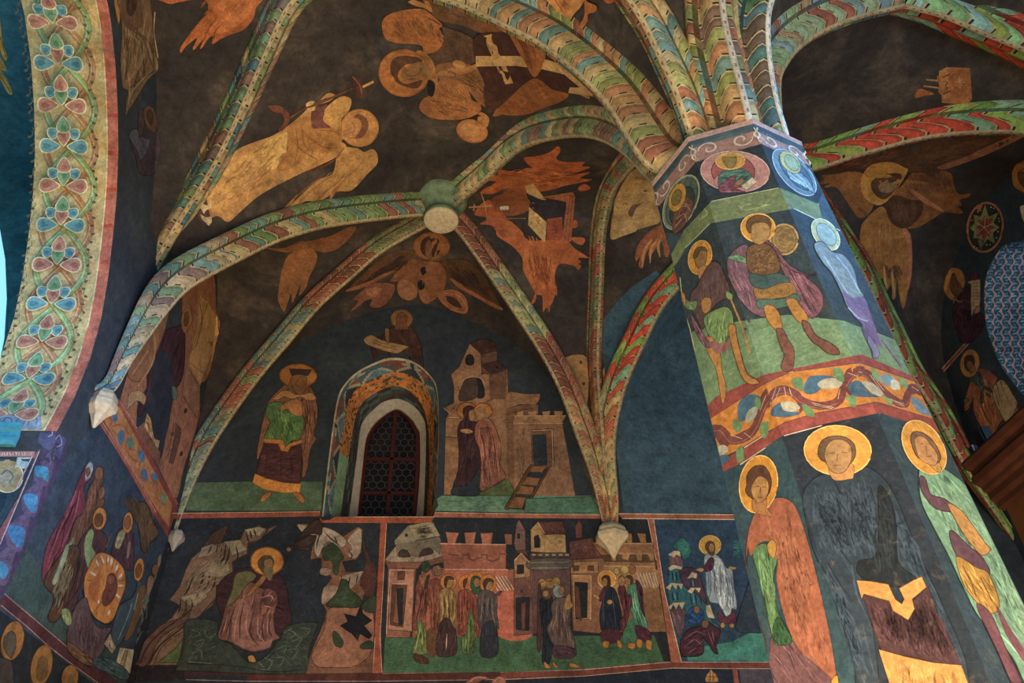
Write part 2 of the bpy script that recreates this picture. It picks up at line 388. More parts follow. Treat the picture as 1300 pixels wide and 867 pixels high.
# ------------------------------------------------------------------ ribs
def rib_profile(w, d):
    """(lateral, depth, kind): web edge, roll, groove, hollow, fillet"""
    h = w / 2; f = min(.024, w * .07)
    side = [(h, 0, 'r'), (h * 1.04, d * .12, 'r'), (h * 1.0, d * .26, 'r'), (h * .86, d * .38, 'r'), (h * .66, d * .42, 'g'), (h * .60, d * .50, 'h'), (h * .56, d * .66, 'h'), (h * .48, d * .80, 'h'), (h * .34, d * .93, 'h'), (f * 1.05, d * .96, 'e')]
    return [(-a, b, k) for a, b, k in side] + [(-f, d * 1.0, 'f'), (f, d * 1.0, 'f')] + [(a, b, k) for a, b, k in reversed(side)]
def mute(c, rs, k=.72):
    g = (c[0] + c[1] + c[2]) / 3; v = rs.uniform(.75, 1.1)
    return tuple((g + (x - g) * k) * v * w_ for x, w_ in zip(c[:3], (1.08, .98, .82))) + (1,)
def build_rib(key, w, d, label, pal, root_name='vault_rib', skew=1.0, period=.2, seg=None, group=None, fil='a59268', dot='7a4430', mod=True):
    c = R[key]; L = [0]
    for a, b in zip(c, c[1:]): L.append(L[-1] + (b - a).length)
    tot = L[-1]; rnd = random.Random(key * 13 + 5)
    prof = rib_profile(w, d)
    HN = (c[-1] - c[0]); HN.z = 0; HN.normalize()
    def frame(s):
        s = min(max(s, 0), tot); i = 0
        while i < len(L) - 2 and L[i + 1] < s: i += 1
        k = (s - L[i]) / (L[i + 1] - L[i]); p = c[i].lerp(c[i + 1], k)
        j = min(max(i, 1), len(c) - 3)
        t = (c[j + 1] - c[j - 1]).lerp(c[j + 2] - c[j], k).normalized()
        hn = V(HN); lat = V((hn.y, -hn.x, 0)); up = V((-hn.x * t.z, -hn.y * t.z, hn @ t)).normalized()
        return p, lat, up
    root = empty(root_name, c[0]); tag(root, label, 'rib', group or 'painted ribs of the vault')
    # rows follow the painted chevrons: each row position is skewed with the profile position
    ny = []; s = 0.0; rows = []   # (s, kind, block)
    blk = 0
    pos = -.35
    while pos < tot + .35:
        P = period * rnd.uniform(.6, 1.25) * .8
        for q, kd in ((0, 'c'), (.09, 'd'), (.2, 'b'), (.5, 'b'), (.75, 'm')): rows.append((pos + P * q, kd, blk))
        pos += P; blk += 1
    rows.append((pos, 'c', blk))
    half = len(prof) // 2
    def sk(j):
        a, b, k = prof[j]
        i = j if j < half else len(prof) - 1 - j
        return skew * period * (0, .4, .62, .4, .05, .0, .28, .5, .62, .6, .6)[min(i, 10)]
    def panel(js, name, part):
        v = []; f = []; cols = []; n = len(js)
        for s, kd, bk in rows:
            for j in js:
                a, b, k = prof[j]; p, lat, up = frame(s + sk(j))
                k_ = taper(key, s + sk(j), tot); v.append(p + lat * a * k_ + up * (d - b) * k_)
        for i in range(len(rows) - 1):
            s, kd, bk = rows[i]
            if s + skew * period < 0 or s > tot: continue
            for q in range(n - 1):
                j = js[q]; m = i * n + q
                f.append((m, m + 1, m + n + 1, m + n))
                kk = prof[j][2]; rs = random.Random(key * 7919 + bk * 31 + (1 if j < half else 2) * 7 + (3 if kk in 'rg' else 5))
                P_ = pal(s / tot) if callable(pal) else pal
                base = mute(hexc(P_[rs.randrange(len(P_))]), rs, 1.05 if key in (12, 13, 6, 112) else .75)
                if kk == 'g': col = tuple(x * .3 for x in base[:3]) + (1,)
                elif kd == 'c': col = hexc('ab9668')
                elif kd == 'd' and (j % 2 == 0): col = hexc('2a2620')
                elif kd == 'm': col = tuple(x * .72 for x in base[:3]) + (1,)
                else: col = base
                cols.append(col)
        return mesh_obj(name, v, f, MRIB, root, smooth=True, cols=cols)
    js = list(range(len(prof))); h = half
    panel(js[:h], 'moulding', 0); panel(js[h:], 'moulding', 1)
    # fillet with its row of dots
    v = []; f = []; cols = []; step = .035; n = int(tot / step)
    fl = [(prof[h - 2][0] * 1.02, prof[h - 2][1] - .002), (prof[h - 1][0], prof[h - 1][1] + .006), (prof[h - 1][0] * .3, prof[h - 1][1] + .008), (-prof[h - 1][0] * .3, prof[h - 1][1] + .008), (prof[h][0], prof[h][1] + .006), (prof[h + 1][0] * 1.02, prof[h + 1][1] - .002)]
    for i in range(n + 1):
        p, lat, up = frame(i * tot / n)
        k_ = taper(key, i * tot / n, tot)
        for a, b in fl: v.append(p + lat * a * k_ + up * (d - b) * k_)
    m = len(fl)
    for i in range(n):
        for q in range(m - 1):
            k = i * m + q; f.append((k, k + 1, k + m + 1, k + m))
            cols.append(hexc(dot) if (i % 3 == 0 and q == 2) else hexc(fil))
    mesh_obj('fillet', v, f, MRIB, root, smooth=True, cols=cols)
    return root
PG = ['6f8a4e', '8aa06a', 'a98a52', '5f8f86', 'b99a5c', '8f6a54', '7d9a5a', 'b3a26a']
PB = ['4f8580', '5d8f95', 'a49a72', '7e6b68', '6f9a72', '3f7288', 'b0a27c', '986f5c']
PR = ['8e3f24', 'a04b2b', '7f4630', '9a5a36']
PO = ['b0823c', 'a9713a', '8f9a4e', 'c09a50', '5f8a84', '9c5a34', '7f8a3e', 'b8a060']
PX = ['b8452a', 'b8452a', '6f9a48', '8aac54', '7fa88a', 'b8452a', '8f9f50']
def palR2(t):
    if .60 < t < .80: return PR
    if .30 < t < .42: return ['a0502f', '9a5a3c', '7a8f5a']
    if t > .8: return ['6f8052', '8a8a58', '7a6f4a']
    if t < .22: return ['7d3a28', '5f8070', '86a07c', '8c4a30', '7f9a8a']
    return ['5f7f62', '6f8a80', '8f8f6a', '4f7a78']
def palR3(t):
    if t > .78: return PR
    if t < .12: return ['a85a34', 'b98a4c', 'a0452c']
    if .38 < t < .56: return PR + ['9a4a2c']
    if t < .38: return ['a8904c', 'b07a44', '9c8a58', 'a35a38']
    return ['8a9a5a', '9fa468', '6f9080', 'a88a5a']
def palR1(t):
    return PB if t < .4 else ['5f8a4a', '4f8578', '6f9a62', 'a8a068', '8f5a44', '5a8f8a']
def palR5(t):
    if t < .3: return ['a8482a', 'b5642f', 'b98a4a', '8f5a3c']
    return ['a88440', '9a9452', 'b98c48', 'b04a28', '8f7a40', '6f8a5a']
build_rib(1, .36, .30, 'painted rib curving from the keystone boss to the bracket high on the left wall', palR1)
build_rib(2, .27, .24, 'painted rib with red and green stretches from the keystone boss down into the wall corner', palR2, period=.17)
build_rib(3, .29, .26, 'painted rib running from the keystone boss down beside the painted tower with a ladder', palR3, period=.17)
build_rib(4, .38, .33, 'broad green and ochre painted rib arching between the keystone boss and the pillar', PG, period=.17, skew=.8)
build_rib(5, .28, .26, 'upright rib in the middle of the cluster rising straight up from the wall bracket', palR5, period=.2)
build_rib(6, .36, .26, 'red and green chevron rib leaning from the wall bracket toward the pillar', lambda t: ['a86a44', 'b9a070', 'a8553a', '9c9a70'] if t < .35 else PX, period=.24, skew=1.6)
build_rib(71, .34, .30, 'long straight rib rising from the left wall bracket past the robed angel', PG + PB, period=.2)
build_rib(72, .50, .46, 'widest double rib springing from the pillar over the cross bearing angel', PO, period=.17, skew=.6)
build_rib(8, .34, .30, 'rib at the pillar top beside the widest double rib, cream line down its middle', PO + PB[:3], period=.16)
build_rib(9, .46, .32, 'ochre and green rib rising steeply from the pillar with a cream dotted edge', PO + ['7d5f4c'], period=.17, fil='a39c8a', dot='7a5548')
build_rib(10, .34, .30, 'teal and green rib with white cord edge beside the feathered rib above the pillar', ['2f6f74', '3f7f5a', '5a4f48', '35687f', '6f9080', '9a7a4c'], period=.18, fil='b5b6ae', dot='6f5a50')
build_rib(11, .48, .38, 'green, blue and red feathered rib curving from the pillar over the painted book', ['7fa37c', '6f97a0', 'a8563a', '8fb08a', 'a3835f', '5f87a0', '7fae78'], period=.19)
build_rib(112, .48, .38, 'red and green feathered rib descending to the upper corner beyond the painted book', PX + ['8fc08a', '8fb8b0'], period=.3, skew=1.5)
build_rib(12, .42, .36, 'red and lime zigzag rib running out from behind the pillar beneath the painted book', PX, period=.3, skew=1.8)
build_rib(13, .30, .26, 'narrow red and green rib slanting down behind the pillar to the wooden loft', ['8e3f24', '5f8a3a', '7fa04e', '8e3f24', '7a9a60'], period=.3, skew=1.5, fil='a08a60')
build_rib(14, .34, .30, 'painted rib hidden for the most part behind the pillar, rising to the farther boss', PG)
# ------------------------------------------------------------------ corbels
def corbel(p, label, s=1.0, top=.19, h=.42, mat=MSTONE, name='wall_bracket'):
    root = empty(name, p); tag(root, label, 'bracket', 'stone brackets under the ribs')
    n = 6; prof = [(.0, -h), (.015, -h + .008), (top * .5, -h * .55), (top * .96, -.1), (top, -.085), (top, -.03), (top * .9, .0), (top * .84, .045), (top * .6, .1)]
    v = []; f = []
    for r, z in prof:
        for k in range(n):
            a = k * 2 * math.pi / n + math.pi / 6
            v.append(p + V((math.cos(a) * r * s, math.sin(a) * r * s, z * s)))
    for i in range(4):
        for k in range(n): f.append((i * n + k, i * n + (k + 1) % n, (i + 1) * n + (k + 1) % n, (i + 1) * n + k))
    mesh_obj('pointed_base', v[:5 * n], f, mat, root)
    f2 = [tuple(((i - 4) * n + k, (i - 4) * n + (k + 1) % n, (i - 3) * n + (k + 1) % n, (i - 3) * n + k)) for i in range(4, 8) for k in range(n)]
    mesh_obj('moulded_cap', v[4 * n:], f2, mat, root)
    return root
corbel(MB + V((.0, -.09, .03)), 'faceted pale stone bracket with a pointed foot under the rib cluster on the back wall', 1.0, .22, .34)
corbel(LM + V((.07, .0, .14)), 'pale pointed stone bracket high on the left wall above the scroll border', 1.0, .14, .3)
corbel(C0 + V((.07, -.07, -.02)), 'small weathered stone bracket in the wall corner at the end of the scroll border', .58, .18, .36, MSTONE2)
# ------------------------------------------------------------------ keystone boss
def lathe(center, prof, n=40, facet=None):
    v = []; f = []
    for r, z in prof:
        for k in range(n):
            a = 2 * math.pi * k / n; v.append(center + V((math.cos(a) * r, math.sin(a) * r, z)))
    for i in range(len(prof) - 1):
        for k in range(n): f.append((i * n + k, i * n + (k + 1) % n, (i + 1) * n + (k + 1) % n, (i + 1) * n + k))
    return v, f
bz = on(2, 560, 281, 9.55); bc = V((bz.x, bz.y, 9.55))
boss = empty('keystone_boss', bc); tag(boss, 'round keystone boss with a blank cream disc where four painted ribs meet', 'keystone')
v, f = lathe(bc, [(.245, .02), (.25, .06), (.24, .10), (.2, .13), (.24, .25), (.3, .32), (.36, .4), (.37, .5), (.34, .6)])
mesh_obj('boss_body', v, f, flat_mat('green_stone_paint', '6a7a5c', .8, amt=.5, sc=8), boss, smooth=True)
v, f = lathe(bc, [(.0001, -.012), (.16, -.012), (.2, -.01), (.235, .0), (.246, .02)])
mesh_obj('disc', v, f, flat_mat('cream_disc_stone', 'b8a582', .8, amt=.3, sc=25), boss)
# ------------------------------------------------------------------ pillar
PR0 = .66
def pier_c(z): return V((2.3 + (-.02) * (z - 5), 4.05 + .01 * (z - 5), z)), PR0 - .01 * (z - 5)
def pier_v(k, z, dr=0):
    c, r = pier_c(z); a = math.radians(180 - .3 + 45 * k); return c + V((math.cos(a), math.sin(a), 0)) * (r + dr)
pillar = empty('octagonal_pillar', V((2.4, 4, 0))); tag(pillar, 'massive octagonal pillar covered in painted saints, carrying the vault ribs', 'pillar', kind='thing')
def pier_ring(zs, drs, name, mat, cols=None, sub=1):
    v = []; f = []; cc = []
    for z, dr in zip(zs, drs):
        for k in range(8):
            a, b = pier_v(k, z, dr), pier_v(k + 1, z, dr)
            for s in range(sub): v.append(a.lerp(b, s / sub))
    n = 8 * sub
    for i in range(len(zs) - 1):
        for k in range(n): f.append((i * n + k, i * n + (k + 1) % n, (i + 1) * n + (k + 1) % n, (i + 1) * n + k))
    return mesh_obj(name, v, f, mat, pillar)
MPG = plaster_mat('pillar_ground', '2a353c', '38464c', '4c5a5c')
zs = [0, .4, .45] + [.5 + i * .25 for i in range(25)]
pier_shaft = pier_ring(zs, [.15, .15, .05] + [0] * 25, 'shaft', MPG)
capz = [6.46, 6.50, 6.56, 6.60, 6.64, 6.70, 7.3]
cap = pier_ring(capz, [.0, .012, .014, .02, -.03, -.12, -.3], 'capital', MPG)
# ------------------------------------------------------------------ window in the back wall
win = tag(empty('window_1', on(1, 500, 655, 9.5)), 'dark lancet window with hexagonal leaded panes in a painted niche', None, None, 'structure')
def strip(a, b, name, mat, colf=None, n=60, parent=win):
    v, f = loft([a, b], n)
    cols = [colf(i / n, i) for i in range(n)] if colf else None
    return mesh_obj(name, v, f, mat, parent, cols=cols)
def multi(a, b, m, name, mat, colf, n=90, parent=win):
    A = resample(a, n); Bq = resample(b, n); v = []; f = []; c = []
    for i in range(n + 1):
        for j in range(m + 1): v.append(A[i].lerp(Bq[i], j / m))
    for i in range(n):
        for j in range(m):
            k = i * (m + 1) + j; f.append((k, k + 1, k + m + 2, k + m + 1)); c.append(colf(i, j))
    return mesh_obj(name, v, f, mat, parent, cols=c)
def c_edge(i, j, m=7):
    if j == 0: return hexc('a08f68')
    x = (i % 14) / 14; t = abs(x * 2 - 1); v = j / m
    if abs(t - v) < .11: return hexc('8c8468')
    alt = (i // 14) % 2
    return hexc(('6d4234' if alt else '3a4f58') if t > v else ('2c3438' if alt else '4a6872'))
lo = [resample(l, 90) for l in loopsW]
def c_or(i, j):
    if i < 22: return hexc('6f8a64')
    r = random.Random(i * 17 + j * 5).random()
    return hexc('b06a26' if r < .5 else 'a05a20' if r < .72 else '4a3826' if r < .88 else '55604a')
def c_dk(i, j): return hexc(['2f3a38', '3f2a26', '2c3532', '44504a', '33292a', '3d4a3c'][(i // 4 + j) % 6])
multi(lo[0], lo[1], 3, 'niche_edge_band', MP, lambda i, j: hexc('a89a74') if j == 0 else c_edge(i, j, 9))
a1 = [p.lerp(q, .35) for p, q in zip(lo[1], lo[2])]; a0 = [p.lerp(q, .42) for p, q in zip(lo[0], lo[1])]
multi(lo[1], a1, 6, 'triangle_band', MP, lambda i, j: c_edge(i, j + 2, 8), 140)
multi(a1, lo[2], 9, 'floral_band', MP, c_or, 120)
multi(lo[2], lo[3], 4, 'inner_band', MP, c_dk)
v, f = loft([lo[3], [p + V((0, .02, 0)) for p in lo[4]], [p + V((0, .2, 0)) for p in lo[4]]], 90)
mesh_obj('stone_frame', v, f, MSTONE2, win)
yw = 9.66
za, zb = lo[0][0], lo[0][-1]
mesh_obj('window_sill', *quad((za.x, 9.0, za.z), (zb.x, 9.0, zb.z), (zb.x, 9.75, zb.z), (za.x, 9.75, za.z), 4), MSTONE2, win)
opl = [on(1, x, y, yw) for x, y in n4]; op = cr(opl, 4)
o2 = [(p.x, p.z) for p in op]
cx_ = sum(p[0] for p in o2) / len(o2)
zmin = min(p[1] for p in o2); zmax = max(p[1] for p in o2); xm0, xm1 = min(p[0] for p in o2), max(p[0] for p in o2)
midx = (xm0 + xm1) / 2
inner = [(midx + (x - midx) * .86, z - .09 if z > zmin + .3 else z) for x, z in o2]
v, f = loft([[V((x, yw - .03, z)) for x, z in o2], [V((x, yw - .05, z)) for x, z in inner], [V((x, yw + .03, z)) for x, z in inner]], 60)
wf = mesh_obj('wooden_frame', v, f, MWOODF, win)
bars = [box_mesh(midx, yw, (zmin + zmax) / 2, .055, .05, zmax - zmin - .1, .008)]
for zz in (zmin + .36, zmin + .36 + (zmax - zmin) * .3): bars.append(box_mesh(midx, yw, zz, xm1 - xm0 - .1, .05, .05, .008))
mesh_obj('glazing_bars', *join(bars), MWOODF, wf)
mg, nt, b = newmat('night_glass', .12); b.inputs['Base Color'].default_value = (.006, .007, .009, 1); b.inputs['Specular IOR Level'].default_value = .35
v, f = tess([(x, z) for x, z in inner], 0); gl_ = mesh_obj('glass', [V((p.x, yw + .02, p.y)) for p in v], f, mg, win)
hv, hf = [], []
hr = .066; t = .0065
def seg(a, b):
    d = (b - a).normalized(); n = V((-d.y, d.x)) * t
    k = len(hv)
    for p in (a + n, a - n, b - n, b + n): hv.append(V((p.x, yw + .012, p.y)))
    hf.append((k, k + 1, k + 2, k + 3))
row = 0; z = zmin
while z < zmax:
    x = xm0 + (hr * .866 if row % 2 else 0)
    while x < xm1 + hr:
        c = V((x, z)); pts6 = [c + V((math.cos(math.radians(a)), math.sin(math.radians(a)))) * hr for a in (90, 150, 210, 270)]
        for p, q in zip(pts6, pts6[1:]):
            m = (p + q) / 2
            if inpoly(m.x, m.y, inner): seg(p, q)
        x += hr * 1.732
    z += hr * 1.5; row += 1
mesh_obj('lead_lattice', hv, hf, MLEAD, gl_)
# outside darkness behind the window is simply the outer wall; second window in the right wall
Lr = [V((XR, p[0], p[1])) for p in hole_r]
cy_ = sum(p.y for p in Lr) / len(Lr); cz_ = sum(p.z for p in Lr) / len(Lr)
Lin = [V((XR + 1.0, cy_ + (p.y - cy_) * .62, cz_ + (p.z - cz_) * .72)) for p in Lr]
v, f = loft([Lr + [Lr[0]], Lin + [Lin[0]]], 80)
niche = tag(mesh_obj('trim_2', v, f, flat_mat('niche_ground', '35545e', .85)), kind='structure')
mem, nt, b = newmat('sky_lit_glass', .4); b.inputs['Base Color'].default_value = (.3, .5, .8, 1); b.inputs['Emission Color'].default_value = (.35, .6, 1, 1); b.inputs['Emission Strength'].default_value = 2.5
v, f = tess([(p.y, p.z) for p in Lin], 0); w2 = tag(mesh_obj('window_2', [V((XR + .98, p.x, p.y)) for p in v], f, mem), kind='structure')
# chancel window
q = [on(1, x, y, 7.28) for x, y in [(-60,470),(-60,330),(-30,285),(0,290),(7,330),(9,380),(6,430),(0,460)]]
v, f = tess([(p.x, p.z) for p in q], 0)
mem2, nt, b = newmat('bright_chancel_glass', .4); b.inputs['Base Color'].default_value = (.5, .8, 1, 1); b.inputs['Emission Color'].default_value = (.3, .7, 1, 1); b.inputs['Emission Strength'].default_value = .9
w3 = tag(mesh_obj('window_3', [V((p.x, 7.27, p.y)) for p in v], f, mem2), kind='structure')
# ------------------------------------------------------------------ organ loft
MW1 = flat_mat('dark_walnut', '3c2014', .45, sc=6, amt=.4); MW2 = flat_mat('brown_panel_wood', '523018', .5, sc=3, amt=.25)
loft_o = tag(empty('wooden_loft', V((4.2, 2, 0))), 'brown wooden loft front with a dark moulded cornice behind the pillar', 'balcony')
pr = [(4.62, 4.52), (4.12, 4.52), (4.04, 4.50), (4.02, 4.47), (4.035, 4.43), (4.07, 4.41), (4.075, 4.38), (4.05, 4.35), (4.06, 4.30), (4.10, 4.27), (4.105, 4.24), (4.13, 4.22), (4.13, 4.17), (4.16, 4.14), (4.16, 4.10), (4.20, 4.08), (4.62, 4.08)]
v = [V((x, y, z)) for y in (5.05, 4.0, 2.5, 1.0, -1.5) for x, z in pr]; n = len(pr); f = []
for i in range(4):
    for j in range(n): f.append((i * n + j, i * n + (j + 1) % n, (i + 1) * n + (j + 1) % n, (i + 1) * n + j))
f.append(tuple(range(n)))
mesh_obj('cornice', v, f, MW1, loft_o)
pan = [box_mesh(4.30, 1.775, 2.1, .2, 6.5, 4.0, .01)]
mesh_obj('panel_front', *join(pan), MW2, loft_o)
mesh_obj('batten', *join([box_mesh(4.19, 4.62 - i * .9, 2.1, .03, .02, 3.95, .004) for i in range(6)]), MW1, loft_o)
mesh_obj('platform', *box_mesh(5.9, 1.775, 4.1, 3.0, 6.5, .12, .01), MW1, loft_o)
p = on(0, 1252, 565, 4.12)
s1 = tag(empty('loudspeaker', V((p.x, p.y, 4.52))), 'small black box standing taller on the loft cornice', 'speaker')
vv, ff = box_mesh(4.13, p.y, 4.59, .09, .12, .16, .012); mesh_obj('cabinet', vv, ff, MBLACK, s1)
vv, ff = box_mesh(4.083, p.y, 4.59, .008, .09, .13, .003); mesh_obj('front_grille', vv, ff, flat_mat('black_grille', '050507', .6), s1)
p = on(0, 1235, 572, 4.12)
s2 = tag(empty('floodlight', V((p.x, p.y, 4.52))), 'tiny dark device with a pale edge at the end of the loft cornice', 'lamp')
vv, ff = box_mesh(4.13, p.y, 4.56, .05, .06, .09, .006); mesh_obj('housing', vv, ff, flat_mat('navy_plastic', '141a2c', .4), s2)
vv, ff = box_mesh(4.11, p.y - .034, 4.56, .012, .012, .085, .002); mesh_obj('pale_edge', vv, ff, flat_mat('pale_plastic', 'c8d0e0', .4), s2)
# ------------------------------------------------------------------ ornament on the chancel arch soffit
def surf_uv(u, v):
    """u metres along the arch upward from the impost, v 0..1 from the nave edge"""
    k = min(max(u / sofL * 160, 0), 159.999); i = int(k); p = sof[i].lerp(sof[i + 1], k - i)
    t = (sof[i + 1] - sof[i]).normalized(); n = V((0, -t.z, t.y))
    if n.y > 0: n = -n
    return V((XL - v * (XL - XS), p.y, p.z)), n
sofL = sum((b - a).length for a, b in zip(sof, sof[1:]))
class UV:
    def __init__(s): s.v, s.f, s.c, s.k = [], [], [], 0
    def poly(s, pts, col, step=.06):
        s.k += 1; vs, fs = tess([(a, b) for a, b in pts], step); b0 = len(s.v)
        for q in vs:
            p, n = surf_uv(q.x, q.y / .8); s.v.append(p + n * (.003 + .0004 * s.k))
        for q in fs: s.f.append(tuple(i + b0 for i in q)); s.c.append(hexc(col))
    def line(s, pts, w, col, taper=False):
        P = [V(p) for p in pts]; L = []; Rr = []
        for i, p in enumerate(P):
            t = (P[min(i + 1, len(P) - 1)] - P[max(i - 1, 0)]).normalized(); n = V((-t.y, t.x)) * w / 2 * (1 - i / (len(P) - 1) if taper else 1)
            L.append(p + n); Rr.append(p - n)
        s.poly([(q.x, q.y) for q in L + Rr[::-1]], col, .12)
ob = UV(); WD = .8
def rect(u0, u1, v0, v1): return [(u0 + (u1 - u0) * i / 30, v0) for i in range(31)] + [(u1 - (u1 - u0) * i / 30, v1) for i in range(31)]
ob.poly(rect(0, sofL * .8, .105, .8), 'b9a169', .1)
bd = UV(); bd.poly(rect(0, sofL * .8, .0, .105), 'ad5f46', .1)
for i in range(14): bd.poly(rect(.35 + i * .37, .39 + i * .37, .0, .10), 'a8452c')
bd.line([(u * .2, .105) for u in range(35)], .012, 'cfc08a')
HP = .40; c0 = .455; am = .235
def drop(u, v, L, w, ang, col, edge=None):
    P = []
    for i in range(16):
        t = i / 16 * 2 * math.pi; x = L / 2 * math.cos(t); y = w / 2 * math.sin(t) * (1 - .55 * math.cos(t))
        P.append((u + x * math.cos(ang) - y * math.sin(ang), v + x * math.sin(ang) + y * math.cos(ang)))
    if edge: 
        cx = u; cy = v; ob.poly([(cx + (a - cx) * 1.16, cy + (b - cy) * 1.16) for a, b in P], edge)
    ob.poly(P, col)
    ob.poly([(u + (a - u) * .45 - .15 * L * math.cos(ang), v + (b - v) * .45 - .15 * L * math.sin(ang)) for a, b in P], {'5d8a8a': '456f78', 'a8705a': '8f5543', '6f9068': '52784c'}.get(col, col))
BL, RD, GN, ED = '5d8a8a', 'a8705a', '6f9068', 'cdb98a'
nh = 12
for par, col, hi in ((0, 'a9774f', 'c49a6c'), (1, '87a268', 'a9bb84')):
    for sg in (1, -1):
        pts = [(.18 + i * .02, c0 + sg * am * math.sin(math.pi * (.18 + i * .02 - (.18 + HP * par)) / (2 * HP))) for i in range(int(nh * HP / .02))]
        ob.line(pts, .062, '7d6a45'); ob.line(pts, .052, col); ob.line([(a, b + .01) for a, b in pts], .012, hi)
for k in range(nh):
    u = .18 + HP * k; green = k % 2 == 1
    big = BL if green else RD
    for sg in (1, -1):
        drop(u, c0 + sg * .13, .18, .12, math.pi / 2 * sg + math.pi * 0 + (math.pi), big, ED)
        drop(u + .13, c0 + sg * .09, .115, .095, math.pi / 2 * sg + math.pi + .3 * sg, BL, ED)
    drop(u + .085, c0, .15, .105, math.pi, GN if not green else RD, ED)
    drop(u + .215, c0, .15, .11, 0, RD if not green else GN, ED)
    rr = random.Random(k)
    for sg in (1, -1):
        for q in range(5):
            uu = u + q * HP / 5; vv_ = c0 + sg * (.295 + .02 * math.sin(q * 2.1)); drop(uu, vv_, .04, .024, rr.uniform(-2, 2), '4f4a3a')
            ob.line([(uu, vv_), (uu + .03, vv_ - sg * .03), (uu + .06, vv_ - sg * .02)], .007, '6a5c40')
mesh_obj('interlace_ornament', ob.v, ob.f, MP, soffit, cols=ob.c)
mesh_obj('red_edge_band', bd.v, bd.f, MP, soffit, cols=bd.c)
# impost moulding of the arch
v = []; f = []; ipr = [(0, 5.0), (-.05, 5.0), (-.07, 5.03), (-.07, 5.06), (-.03, 5.08), (-.03, 5.12), (-.08, 5.15), (-.08, 5.2), (0, 5.22)]
for x in (XL - .3, -5.6):
    for dy, z in ipr: v.append(V((x, 5.86 + dy, z + (0 if x > -4 else 0))))
n = len(ipr)
for j in range(n - 1): f.append((j, j + 1, n + j + 1, n + j))
f.append(tuple(range(n)))
tag(mesh_obj('trim_3', v, f, flat_mat('teal_moulding', '3f7f86', .7)), kind='structure')
# ------------------------------------------------------------------ fresco painter
bpy.context.view_layer.update()
def bvh_of(objs):
    vs, fs = [], []
    for o in objs:
        b = len(vs); mw = o.matrix_world
        vs += [mw @ v.co for v in o.data.vertices]; fs += [tuple(i + b for i in p.vertices) for p in o.data.polygons]
    return BVHTree.FromPolygons(vs, fs)
BV = {'bg': bvh_of([ceiling, wall_back, wall_left, wall_right, wall_chancel, soffit, niche]), 'pier': bvh_of([pier_shaft, cap])}
EDG = {'pier': [], 'bg': [], 'niche': []}; BV['niche'] = bvh_of([niche])
def addline(key, P):
    q = [project(p) for p in P]; EDG[key] += [(a, b) for a, b in zip(q, q[1:]) if -60 < a[0] < 1360 and -60 < a[1] < 930]
for k in (0, 1, 2, 3):
    q = [project(pier_v(k, .6 + .5 * i)) for i in range(12)] + [project(pier_v(k, 6.44))]
    if k in (0, 3): q = [(x + (.5 if k == 0 else -.5), y) for x, y in q]
    EDG['pier'] += list(zip(q, q[1:]))
for c in W.values(): addline('bg', c[::4])
for x, y in ((XL, YB), (XR, YB)): addline('bg', [V((x, y, z)) for z in (1, 2, 3, 4, 5, 5.6)])
jl = [project(V((XL, 5.93, z))) for z in (2, 3, 4, 4.9)]; EDG['bg'] += [((a[0] + .5, a[1]), (b[0] + .5, b[1])) for a, b in zip(jl, jl[1:])]
EDG['bg'] += [((a[0] - .5, a[1]), (b[0] - .5, b[1])) for a, b in zip(jl, jl[1:])]
def dens(P, m):
    out = []
    for i, a in enumerate(P):
        b = P[(i + 1) % len(P)]; L = math.hypot(b[0] - a[0], b[1] - a[1]); n = max(1, int(L / m))
        for k in range(n): out.append((a[0] + (b[0] - a[0]) * k / n, a[1] + (b[1] - a[1]) * k / n))
    return out
NCEIL = len(ceiling.data.polygons)
def surfkey(surf, pts):
    if surf == 'pier': return 'pier'
    if surf == 'niche': return 'wall'
    n = 0
    for x, y in pts[::max(1, len(pts) // 8)]:
        loc, nn, i, dist = BV['bg'].ray_cast(EYE, ray(x, y).normalized())
        n += 1 if (i is not None and i < NCEIL) else -1
    return 'web' if n > 0 else 'wall'
def hit(surf, x, y):
    d = ray(x, y).normalized(); loc, n, i, dist = BV[surf].ray_cast(EYE, d)
    if loc is None: return None
    if n @ d > 0: n = -n
    return loc, n
SINGLE = {'wheels': 'wheel', 'openings': 'window_opening', 'crenels': 'merlon', 'legs': 'leg', 'feet': 'foot', 'hands': 'hand', 'shrubs': 'shrub', 'blue_shapes': 'blue_swirl', 'leaves': 'leaf',
 'border_leaves': 'border_leaf', 'steps': 'step', 'rails': 'rail', 'caps': 'pinnacle_cap', 'ledge_tops': 'ledge', 'beasts': 'beast', 'tiled_roofs': 'tiled_roof', 'arms': 'arm', 'upper_wings': 'upper_wing',
 'clasps': 'clasp', 'slippers': 'slipper', 'tablets': 'tablet', 'shoulders': 'shoulder', 'wings': 'wing', 'walls': 'wall_face', 'eyes': 'eye', 'lower_wings': 'lower_wing'}
FOLD = {'folds': 'robe mantle cloak shawl tunic skirt', 'robe_folds': 'robe', 'cracks': 'rock', 'feathering': 'wing body', 'rays': 'oval', 'light_rays': 'wall', 'lines': 'wall', 'cornice_lines': 'wall', 'mortar_lines': 'tower',
 'marks': 'page', 'stripes': 'rock', 'ribbon_lights': 'ribbon', 'robe_lights': 'robe', 'cross_mark': 'cover', 'white_dots': 'ground', 'edge_line': 'border'}
